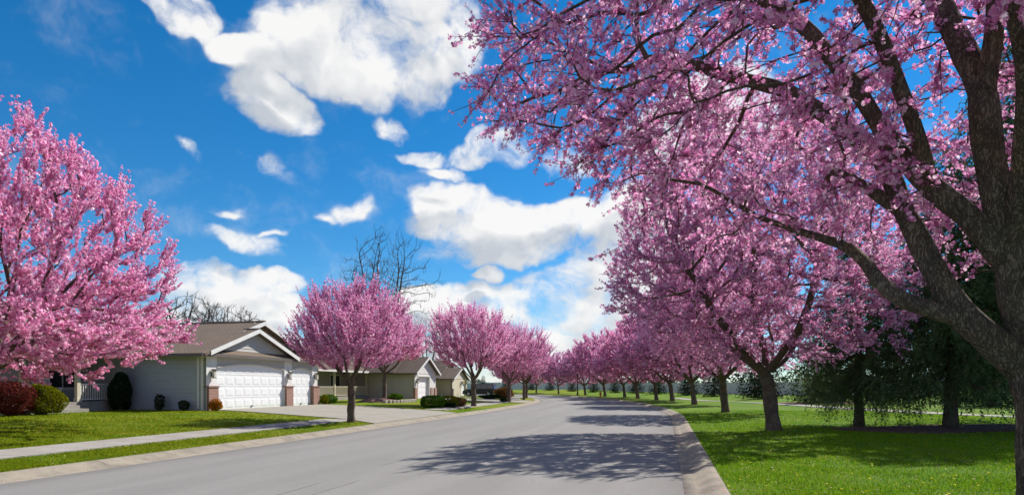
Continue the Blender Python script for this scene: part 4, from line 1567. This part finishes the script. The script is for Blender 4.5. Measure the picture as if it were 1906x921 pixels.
def row_house(org, rot, z, label, wall, side, roof, brick, w, door, peak, pl, porch_side=True, plaque=False):
    """garage gable to the street, porch wing set back"""
    h = empty('house', (org[0], org[1], z), rot)
    tag(h, label, 'house')
    MB().box(0, .2, .02, 9.5, -.8, 2.5).build('side_wall', side, h)
    MB().box(w - .2, w, .02, 9.5, -.8, 2.5).build('side_wall', side, h)
    d0, d1 = door
    MB().box(.0, d0, 0, .3, -.8, 2.5).box(d1, w, 0, .3, -.8, 2.5).box(d0, d1, 0, .3, 2.15, 2.5).build('front_wall', wall, h)
    MB().box(d0 - .12, d0, -.04, .003, 0, 2.27).box(d1, d1 + .12, -.04, .003, 0, 2.27).box(d0, d1, -.04, .003, 2.15, 2.27).build('door_trim', 'trim', h)
    garage_door(h, d0, d1, 2.14, .25, 4, max(3, int((d1 - d0) / .7)))
    for x in (.2, d1 + .45 if d1 + .7 < w else w - .25, w - .2):
        MB().box(x - .28, x + .28, -.1, .12, -.6, 1.1).build('brick_pillar', brick, h)
    lantern(h, d0 - .35, 0, 1.65)
    m = w / 2
    s1 = (peak - 2.45) / (m + .4)
    mb = MB()
    roofside(mb, -.4, 2.45, m, peak, -.4, 2.5)
    roofside(mb, m, peak, w + .4, 2.45, -.4, 2.5)
    mb.build('roof', roof, h)
    rake(h, -.4, 2.45, m, peak, -.4)
    rake(h, m, peak, w + .4, 2.45, -.401)
    MB().prism([(0, 2.5), (m, peak - .3), (w, 2.5)], .0, .2, 'y').build('gable_wall', wall, h)
    lap_boards(h, wall, 9, 2.45, .2, lambda q: (m - max(0, (peak - .16 - q)) / s1, m + max(0, (peak - .16 - q)) / s1), 'x', 0, -1)
    # main roof behind, higher, ridge away from the street
    m2, pk2, wr_ = w / 2 + .5, peak + 1.15, w / 2 + 1.6
    mb = MB()
    roofside(mb, m2 - wr_, 2.5, m2, pk2, 1.6, 12)
    roofside(mb, m2, pk2, m2 + wr_, 2.5, 1.6, 12)
    mb.build('roof', roof, h)
    MB().prism([(m2 - wr_ + .6, 2.6), (m2, pk2 - .2), (m2 + wr_ - .6, 2.6)], 2.0, 2.2, 'y').build('gable_wall', side, h)
    rake(h, m2 - wr_, 2.5, m2, pk2, 1.6, 'gutter', .16)
    rake(h, m2, pk2, m2 + wr_, 2.5, 1.599, 'gutter', .16)
    # porch wing
    P0, D = pl, 4.6
    MB().box(-P0, -.003, D + 2, D + 2.2, -.8, 2.6).box(-P0, -.003, D + 2.2, D + 8, -.8, 2.6).build('porch_wall', side, h)
    MB().box(-P0, -.003, D, D + 1.99, -.8, .38).build('porch_floor', 'concrete', h)
    mb = MB()
    mb.prism([(D - .5, 2.6), (D + 5.5, 4.9), (D + 5.5, 4.78), (D - .5, 2.48)], -P0 - .5, .6, 'x')
    mb.prism([(D + 5.5, 4.9), (D + 11, 2.6), (D + 11, 2.48), (D + 5.5, 4.78)], -P0 - .5, .6, 'x')
    mb.build('roof', roof, h)
    MB().box(-P0 - .5, -.41, D - .56, D - .505, 2.44, 2.6).build('fascia', 'trim', h)
    n = 4
    for i in range(n):
        x = -P0 + .15 + (P0 - .4) * i / (n - 1)
        MB().box(x - .08, x + .08, D + .02, D + .18, .38, 2.5).build('porch_post', 'cream', h)
        if i < n - 1:
            x2 = -P0 + .15 + (P0 - .4) * (i + 1) / (n - 1)
            railing(h, x + .09, x2 - .09, D + .1, .38, .85, 'cream', .14)
    for i in (0, 1):
        window(h, -P0 * .8 + i * P0 * .42, -P0 * .8 + i * P0 * .42 + 1.6, 1.0, 2.2, D + 1.97)
    if plaque:
        q = MB().box(w * .72, w * .72 + .5, -.06, .0, 1.75, 2.35).build('plaque', 'trim', h)
        MB().box(w * .72 + .06, w * .72 + .44, -.075, -.055, 1.82, 2.28).build('plaque_face', 'yellow', q)
    return h


row_house((-8.9, 56.5), ROT, .34, 'white gabled house with single garage door and railed porch behind the mulch bed', 'white2', 'grey2', 'shingle2', 'brick', 5.3, (.75, 3.6), 4.05, 9.0)
row_house((-8.3, 86.0), ROT + R(4), .16, 'tan house with dark brick pillars and white garage doors behind the parked car', 'cream', 'tan', 'shingle2', 'darkbrick', 8.2, (4.6, 7.6), 4.1, 8.0, plaque=True)

# ------------------------------------------------------------------ shrubs


def shrub(name, p, r, n, size, mat, label, group=None, box=False, rz=0.0, lob=.1, z=None):
    rng = np.random.default_rng(int(abs(p[0] * 37 + p[1] * 91)) + n)
    t = empty(name, (p[0], p[1], Z(*p) if z is None else z), rz)
    tag(t, label, 'shrub', group)
    rx, ry, rzz = r
    d = unit(rng.normal(0, 1, (n, 3)))
    if box:
        q = 4.0
        d = d / (np.abs(d) ** q).sum(1)[:, None] ** (1 / q)
    k = rng.normal(0, 3, (10, 3))
    lump = 1 + lob * np.sin(d @ k.T + rng.uniform(0, 6, 10)).sum(1) / 2
    rr = lump * (1 - .35 * rng.random(n) ** 2)
    c = d * rr[:, None] * np.array([rx, ry, rzz * .5]) + np.array([0, 0, rzz * .52])
    c[:, 2] = np.maximum(c[:, 2], .02 + rng.random(n) * .1)
    a = unit(rng.normal(0, 1, (n, 3)) + d * .6)
    b_ = unit(np.cross(a, rng.normal(0, 1, (n, 3))))
    s = size * rng.uniform(.6, 1.3, n)
    q = np.array([(-1, 0), (0, -.5), (1, 0), (0, .5)])
    V = (c[:, None] + (a[:, None] * q[None, :, :1] + b_[:, None] * q[None, :, 1:]) * s[:, None, None]).reshape(-1, 3)
    Fc = (np.array([(0, 1, 2), (0, 2, 3)])[None] + (np.arange(n) * 4)[:, None, None]).reshape(-1, 3)
    link('foliage', npmesh('foliage', V, Fc, mat), t)
    mb = MB()
    for i in range(9):
        aa = 6.283 * i / 9
        mb.tube([(math.cos(aa) * .05, math.sin(aa) * .05, -.05), (math.cos(aa) * rx * .35, math.sin(aa) * ry * .35, rzz * .45), (math.cos(aa) * rx * .7, math.sin(aa) * ry * .7, rzz * .75)], [.02, .014, .006], 5)
    mb.build('stems', 'bark', t)
    return t


shrub('shrub', (-19.75, 24.2), (.95, .9, 1.3), 10000, .045, 'barberry', 'rounded dark red shrub beside the golden one before the porch')
shrub('shrub', (-19.15, 25.3), (.68, .68, 1.25), 9000, .04, 'gold', 'rounded golden green shrub beside the porch steps')
p = W(-.95, 4.4)
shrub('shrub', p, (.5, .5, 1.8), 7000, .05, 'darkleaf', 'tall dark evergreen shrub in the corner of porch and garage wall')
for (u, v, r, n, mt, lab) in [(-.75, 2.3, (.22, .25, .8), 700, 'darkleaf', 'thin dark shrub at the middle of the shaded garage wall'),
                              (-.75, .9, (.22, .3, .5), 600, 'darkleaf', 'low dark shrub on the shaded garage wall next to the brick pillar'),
                              (-.35, -.55, (.28, .28, .5), 1500, 'orange', 'small orange and yellow flowering bush at the corner brick pillar'),
                              (9.75, -.3, (.25, .25, .6), 1200, 'gold', 'small yellow green bush against the far brick pillar'),
                              (11.3, .4, (.7, .6, .6), 2500, 'hedge', 'low leafy green plant clump beside the second porch')]:
    shrub('shrub', W(u, v), r, n, .045, mt, lab)
hp = (-5.05, 39.3)
shrub('hedge', hp, (.72, .5, .78), 9000, .035, 'hedge', 'clipped boxy green hedge beside the sidewalk', box=True, rz=ROT - 1.3, lob=.03)
shrub('hedge', (-4.2, 40.6), (.6, .5, .75), 6000, .035, 'gold', 'clipped yellow green hedge adjoining the boxy green one', box=True, rz=ROT - 1.3, lob=.04)
shrub('shrub', (-3.7, 42.0), (.55, .5, .6), 2500, .05, 'rust', 'low reddish brown shrub behind the clipped hedges')
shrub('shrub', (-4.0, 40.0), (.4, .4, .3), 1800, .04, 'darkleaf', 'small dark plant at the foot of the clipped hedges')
shrub('shrub', (-9.0, 47.6), (.55, .5, .5), 2500, .05, 'hedge', 'low green shrub in the raised mulch bed', z=.5)
shrub('shrub', (-1.0, 68.5), (1.1, .9, 1.15), 5000, .08, 'rust', 'rust coloured ornamental bush near the parked car')
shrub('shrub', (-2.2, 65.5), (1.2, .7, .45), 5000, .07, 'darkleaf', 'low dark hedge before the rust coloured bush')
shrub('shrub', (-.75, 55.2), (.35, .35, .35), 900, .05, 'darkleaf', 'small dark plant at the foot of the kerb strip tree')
wp = empty('marker_post', (-4.52, 39.75, Z(-4.52, 39.75)))
tag(wp, 'thin white post standing between the two clipped hedges', 'post')
MB().tube([(0, 0, -.1), (0, 0, .82)], .022, 8).build('post', 'trim', wp)
MB().tube([(0, 0, .82), (0, 0, .86)], .03, 8).build('cap', 'trim', wp)

# stone edging of the raised bed
eb = empty('stone_edging', (0, 0, 0))
tag(eb, 'low grey stone edging along the front of the raised mulch bed', 'edging')
for i in range(12):
    t = -1.9 + i * .36
    a = t / 2.9
    x, y = -9.9 + UX * t * 1.35 + UY * (1.75 - .35 * (t / 2) ** 2), 47.4 + UY * t * 1.35 - UX * (1.75 - .35 * (t / 2) ** 2)
    zz = Z(x, y)
    s = MB().box(-.23, .23, -.12, .12, -.1, .20).build('stone', 'concrete', eb, bevel=.02)
    s.location = (x, y, zz)
    s.rotation_euler = (0, 0, ROT + .12 * math.sin(i * 2.1))

# ------------------------------------------------------------------ parked car
cx, cy = -4.3, 84.0
car = empty('parked_car', (cx, cy, Z(cx, cy) + .03), R(180) - TH)
tag(car, 'dark blue sport utility car parked on the driveway of the tan house', 'car')
body = [(-2.25, .42), (-2.28, .75), (-2.2, 1.0), (1.0, 1.02), (2.0, .93), (2.22, .72), (2.25, .42), (1.95, .32), (1.83, .32)]
for cxw in (1.42, -1.38):
    arc = [(cxw + .42 * math.cos(a), .34 + .42 * math.sin(a)) for a in np.linspace(0, math.pi, 9)]
    body += arc
    if cxw > 0:
        body += [(.9, .3), (-.9, .3)]
body += [(-1.9, .32)]
MB().prism(body, -.9, .9, 'y').build('body', 'car', car, bevel=.05)
mb = MB()
lo = [(-2.18, 1.0), (1.02, 1.02)]
q = [(-2.16, -.86, 1.0), (1.0, -.86, 1.0), (1.0, .86, 1.0), (-2.16, .86, 1.0), (-1.95, -.68, 1.74), (.28, -.68, 1.74), (.28, .68, 1.74), (-1.95, .68, 1.74)]
mb.v = q
mb.f = [(0, 3, 2, 1), (4, 5, 6, 7), (0, 1, 5, 4), (1, 2, 6, 5), (2, 3, 7, 6), (3, 0, 4, 7)]
mb.build('cabin', 'car', car, bevel=.05)


def pane(pts, nm='window'):
    m_ = MB()
    n_ = (Vector(pts[1]) - Vector(pts[0])).cross(Vector(pts[3]) - Vector(pts[0])).normalized()
    if n_.dot(Vector(pts[0]) - Vector((-.6, 0, 1.3))) < 0:
        n_ = -n_
    m_.v = [tuple(Vector(p) + n_ * .004) for p in pts] + [tuple(Vector(p) + n_ * .014) for p in pts]
    m_.f = [(3, 2, 1, 0), (4, 5, 6, 7), (0, 1, 5, 4), (1, 2, 6, 5), (2, 3, 7, 6), (3, 0, 4, 7)]
    m_.build(nm, 'glass', car)


def sidep(x, t, s):
    return (x, s * (.86 - .18 * t), 1.0 + .74 * t)


for s in (-1, 1):
    for (xa, xb, ta, tb) in ((-2.02, -1.25, -1.88, -1.25), (-1.15, -.3, -1.15, -.3), (-.2, .82, -.2, .3)):
        pane([sidep(xa, .1, s), sidep(xb, .1, s), sidep(tb, .88, s), sidep(ta, .88, s)])
    MB().box(2.2, 2.262, s * .62 - .18, s * .62 + .18, .66, .82).build('headlight', 'lens', car)
    MB().box(-2.3, -2.22, s * .76 - .1, s * .76 + .1, .72, 1.0).build('tail_light', 'redlens', car)
    MB().box(.72, .88, s * .98 - .08, s * .98 + .08, 1.02, 1.18).build('mirror', 'car', car, bevel=.02)
    MB().tube([(-1.8, s * .62, 1.75), (-1.75, s * .62, 1.81), (.1, s * .62, 1.81), (.2, s * .62, 1.75)], .02, 6).build('roof_rail', 'black', car)
    for xw in (1.42, -1.38):
        ty = MB().tube([(xw, s * .66, .36), (xw, s * .68, .36), (xw, s * .88, .36), (xw, s * .905, .36)], [.31, .36, .36, .31], 20).build('wheel', 'tyre', car)
        MB().tube([(xw, s * .88, .36), (xw, s * .915, .36)], .22, 16).build('rim', 'rim', ty)
pane([(.99, -.76, 1.08), (.99, .76, 1.08), (.36, .62, 1.68), (.36, -.62, 1.68)], 'windscreen')
pane([(-2.155, -.72, 1.08), (-2.155, .72, 1.08), (-1.97, .62, 1.66), (-1.97, -.62, 1.66)], 'rear_window')
MB().box(-2.34, -2.2, -.86, .86, .40, .6).build('bumper', 'black', car, bevel=.03)
MB().box(2.15, 2.31, -.86, .86, .36, .58).build('bumper', 'black', car, bevel=.03)

# ------------------------------------------------------------------ street furniture
lx, ly = 10.25, 96.5
lp = empty('street_lamp', (lx, ly, Z(lx, ly)))
tag(lp, 'thin dark street lamp post with short arm on the outside of the bend', 'street lamp')
MB().tube([(0, 0, -.2), (0, 0, .1), (0, 0, 4.6)], [.11, .09, .055], 8).build('pole', 'black', lp)
MB().tube([(0, 0, -.1), (0, 0, .45)], [.16, .13], 8).build('base', 'black', lp)
MB().tube([(0, 0, 4.55), (-.1, 0, 4.85), (-.45, 0, 5.1), (-.9, 0, 5.2)], [.05, .045, .04, .035], 6).build('arm', 'black', lp)
lh = MB().prism([(-1.5, 5.15), (-1.45, 5.25), (-.9, 5.27), (-.8, 5.2), (-.9, 5.14)], -.14, .14, 'y').build('lamp_head', 'black', lp, bevel=.02)
MB().box(-1.4, -.98, -.1, .1, 5.11, 5.15).build('lens', 'lens', lh)

hx, hy = 11.6, 81.0
hy_ = empty('fire_hydrant', (hx, hy, Z(hx, hy)))
tag(hy_, 'small orange fire hydrant on the grass behind the kerb opposite the houses', 'hydrant')
MB().tube([(0, 0, -.1), (0, 0, .05), (0, 0, .06), (0, 0, .55), (0, 0, .56), (0, 0, .62), (0, 0, .72), (0, 0, .78)], [.16, .16, .11, .11, .145, .145, .1, .03], 12).build('barrel', 'hydrant', hy_)
MB().tube([(0, 0, .78), (0, 0, .83)], .03, 6).build('nut', 'hydrant', hy_)
for dx, dy in ((-1, 0), (1, 0), (0, -1)):
    MB().tube([(dx * .08, dy * .08, .42), (dx * .2, dy * .2, .42)], .06 if dy == 0 else .08, 8).build('nozzle', 'hydrant', hy_)
px_, py_ = 1.9, 79.5
mp = empty('mailbox', (px_, py_, Z(px_, py_)))
tag(mp, 'small dark mailbox on a thin post at the inner kerb past the bend', 'mailbox')
MB().box(-.05, .05, -.05, .05, -.2, 1.05).build('post', 'greybark', mp)
bx_ = MB().prism([(-.12, 1.05), (.12, 1.05), (.12, 1.2), (.06, 1.29), (-.06, 1.29), (-.12, 1.2)], -.26, .26, 'y').build('box', 'black', mp)
MB().box(.121, .14, -.1, .05, 1.15, 1.19).build('flag', 'redlens', bx_)

# white fence behind the far lawn
fe = empty('fence', (FEN[0][0], FEN[0][1], 0))
tag(fe, 'long white board fence behind the lawn and dark evergreens', 'fence')
pm = MB().box(-.065, .065, -.065, .065, -.4, 1.85).prism([(-.09, -.09), (.09, -.09), (.09, .09), (-.09, .09)], 1.85, 1.9, 'z').mesh('post', 'fence')
mb = MB().box(.06, 2.34, -.03, .03, .08, .2).box(.06, 2.34, -.03, .03, 1.62, 1.74)
for i in range(15):
    mb.box(.06 + i * .152, .06 + i * .152 + .144, -.016, .016, .2, 1.62)
bm_ = mb.mesh('panel', 'fence')
for i in range(len(FEN) - 1):
    a, c = np.array(FEN[i], float), np.array(FEN[i + 1], float)
    L = np.linalg.norm(c - a)
    n = int(round(L / 2.4))
    an = math.atan2(c[1] - a[1], c[0] - a[0])
    for j in range(n):
        p = a + (c - a) * j / n
        zz = Z(p[0], p[1])
        for nm, me in (('post', pm), ('panel', bm_)):
            o = link(nm, me, fe, (p[0] - FEN[0][0], p[1] - FEN[0][1], zz), an)
            o.scale = (L / n / 2.4, 1, 1) if nm == 'panel' else (1, 1, 1)

# ------------------------------------------------------------------ grass, dandelions, petals
rg = np.random.default_rng(99)


def on_drive(x, y, m=.12):
    u = (x - O1[0]) * UX + (y - O1[1]) * UY
    v = -(x - O1[0]) * UY + (y - O1[1]) * UX
    vv = np.array([q[1] for q in dl_])[::-1]
    a = np.interp(v, vv, np.array([q[0] for q in dl_])[::-1])
    c = np.interp(v, vv, np.array([q[0] for q in dr_])[::-1])
    house = (u > -.5) & (v > -.4) & (v < 20)
    porch = (v > 4.0) & (u > -14)
    return ((v < 0) & (v > -10.6) & (u > a - m) & (u < c + m)) | house | porch


def blades(n, y0, y1, xf, mask, hgt):
    y = y0 * (y1 / y0) ** rg.random(n)
    x0, x1 = xf(y)
    x = x0 + (x1 - x0) * rg.random(n)
    k = (x1 > x0) & mask(x, y)
    # thinner and thicker patches
    k &= rg.random(n) < .62 + .38 * np.sin(x * 1.7 + np.sin(y * 1.1) * 2) * np.sin(y * 2.1 + x * .6)
    x, y = x[k], y[k]
    n = len(x)
    z = zg(x, y) - .004
    a = rg.uniform(0, 6.283, n)
    wd = .0035 + .00055 * y
    h = hgt * rg.uniform(.55, 1.3, n)
    ln = rg.normal(0, .45, (n, 2)) * h[:, None]
    V = np.empty((n, 3, 3))
    V[:, 0] = np.stack([x - np.cos(a) * wd, y - np.sin(a) * wd, z], 1)
    V[:, 1] = np.stack([x + np.cos(a) * wd, y + np.sin(a) * wd, z], 1)
    V[:, 2] = np.stack([x + ln[:, 0], y + ln[:, 1], z + h], 1)
    return V.reshape(-1, 3)


def mR(x, y):
    return (((x - 14.0) / 3.3) ** 2 + ((y - 20.3) / 1.5) ** 2 > 1) & (x - np.interp(y, [q[1] for q in pp], [q[0] for q in pp]) < -.75)


def mL(x, y):
    d = XL(y) - x
    return ~((d > 1.5) & (d < 2.95)) & ~on_drive(x, y)


VR = blades(215000, 4.2, 36, lambda y: (XR(y) + .01, np.minimum(y * .87 + 1.5, 40)), mR, .045)
VLm = blades(200000, 7.5, 40, lambda y: (np.maximum(-.86 * y - 1.5, -40), XL(y) - .01), mL, .045)
for V, lab, gm in ((VR, 'short bright green lawn grass on the side opposite the houses', 'blade'), (VLm, 'short yellow green lawn grass and kerb strip before the houses', 'dryblade')):
    tag(link('grass', npmesh('grass', V, np.arange(len(V)).reshape(-1, 3), gm)), lab, 'grass', kind='stuff')
V = []
n = 650
yy = 6 * (30 / 6) ** rg.random(n)
xx = np.where(rg.random(n) < .75, XR(yy) + rg.random(n) ** 1.3 * 14, XL(yy) - rg.random(n) * 9)
k = mR(xx, yy) & mL(xx, yy) | (xx > XR(yy)) & mR(xx, yy)
xx, yy = xx[k], yy[k]
n = len(xx)
c = np.stack([xx, yy, zg(xx, yy) + .035 + .02 * rg.random(n)], 1)
th = np.arange(6) * 2 * math.pi / 6
ring = np.stack([np.cos(th), np.sin(th), .25 * np.cos(th * 2)], 1)
V = np.concatenate([c[:, None], c[:, None] + ring[None] * rg.uniform(.010, .022, n)[:, None, None]], 1).reshape(-1, 3)
Fc = (np.array([(0, 1 + j, 1 + (j + 1) % 6) for j in range(6)])[None] + (np.arange(n) * 7)[:, None, None]).reshape(-1, 3)
tag(link('dandelions', npmesh('dandelions', V, Fc, 'dandelion')), 'scattered yellow dandelions and fallen petals in the lawn grass', 'flowers', kind='stuff')

n = 2400
yy = 6.5 * (34 / 6.5) ** rg.random(n)
w_ = rg.random(n)
xx = np.where(w_ < .3, XR(yy) - .04 - .62 * rg.random(n) ** 1.6, np.where(w_ < .85, XR(yy) + rg.random(n) * 9, XR(yy) - .6 - 4 * rg.random(n) ** 2))
lf = rg.random(n) < .2
xx = np.where(lf, XL(yy) + .02 + .6 * rg.random(n) ** .7, xx)
pz = np.array([p[0] for p in prof[1:-1]])
ph_ = np.array([p[1] for p in prof[1:-1]])
dk_ = np.where(lf, xx - XL(yy), XR(yy) - xx)
tt = np.clip((xx - XL(yy) - GP) / (XR(yy) - XL(yy) - 2 * GP), 0, 1)
zz_ = np.where(dk_ < 0, zg(xx, yy) + .04, np.where(dk_ < .62, np.interp(dk_, pz, ph_) + .006, .002 + .05 * (1 - (2 * tt - 1) ** 2) + .006))
c = np.stack([xx, yy, zz_], 1)
a = rg.uniform(0, 6.283, n)
sz_ = rg.uniform(.008, .017, n)
q = np.array([(-1, 0, .0), (0, -.7, .25), (1, 0, .1), (0, .7, .3)])
V = np.stack([c[:, 0, None] + (q[None, :, 0] * np.cos(a)[:, None] - q[None, :, 1] * np.sin(a)[:, None]) * sz_[:, None],
              c[:, 1, None] + (q[None, :, 0] * np.sin(a)[:, None] + q[None, :, 1] * np.cos(a)[:, None]) * sz_[:, None],
              c[:, 2, None] + q[None, :, 2] * sz_[:, None]], 2).reshape(-1, 3)
Fc = (np.array([(0, 1, 2), (0, 2, 3)])[None] + (np.arange(n) * 4)[:, None, None]).reshape(-1, 3)
tag(link('fallen_petals', npmesh('fallen_petals', V, Fc, 'petal')), 'tiny pink petals fallen along the gutters and on the grass', 'petals', kind='stuff')
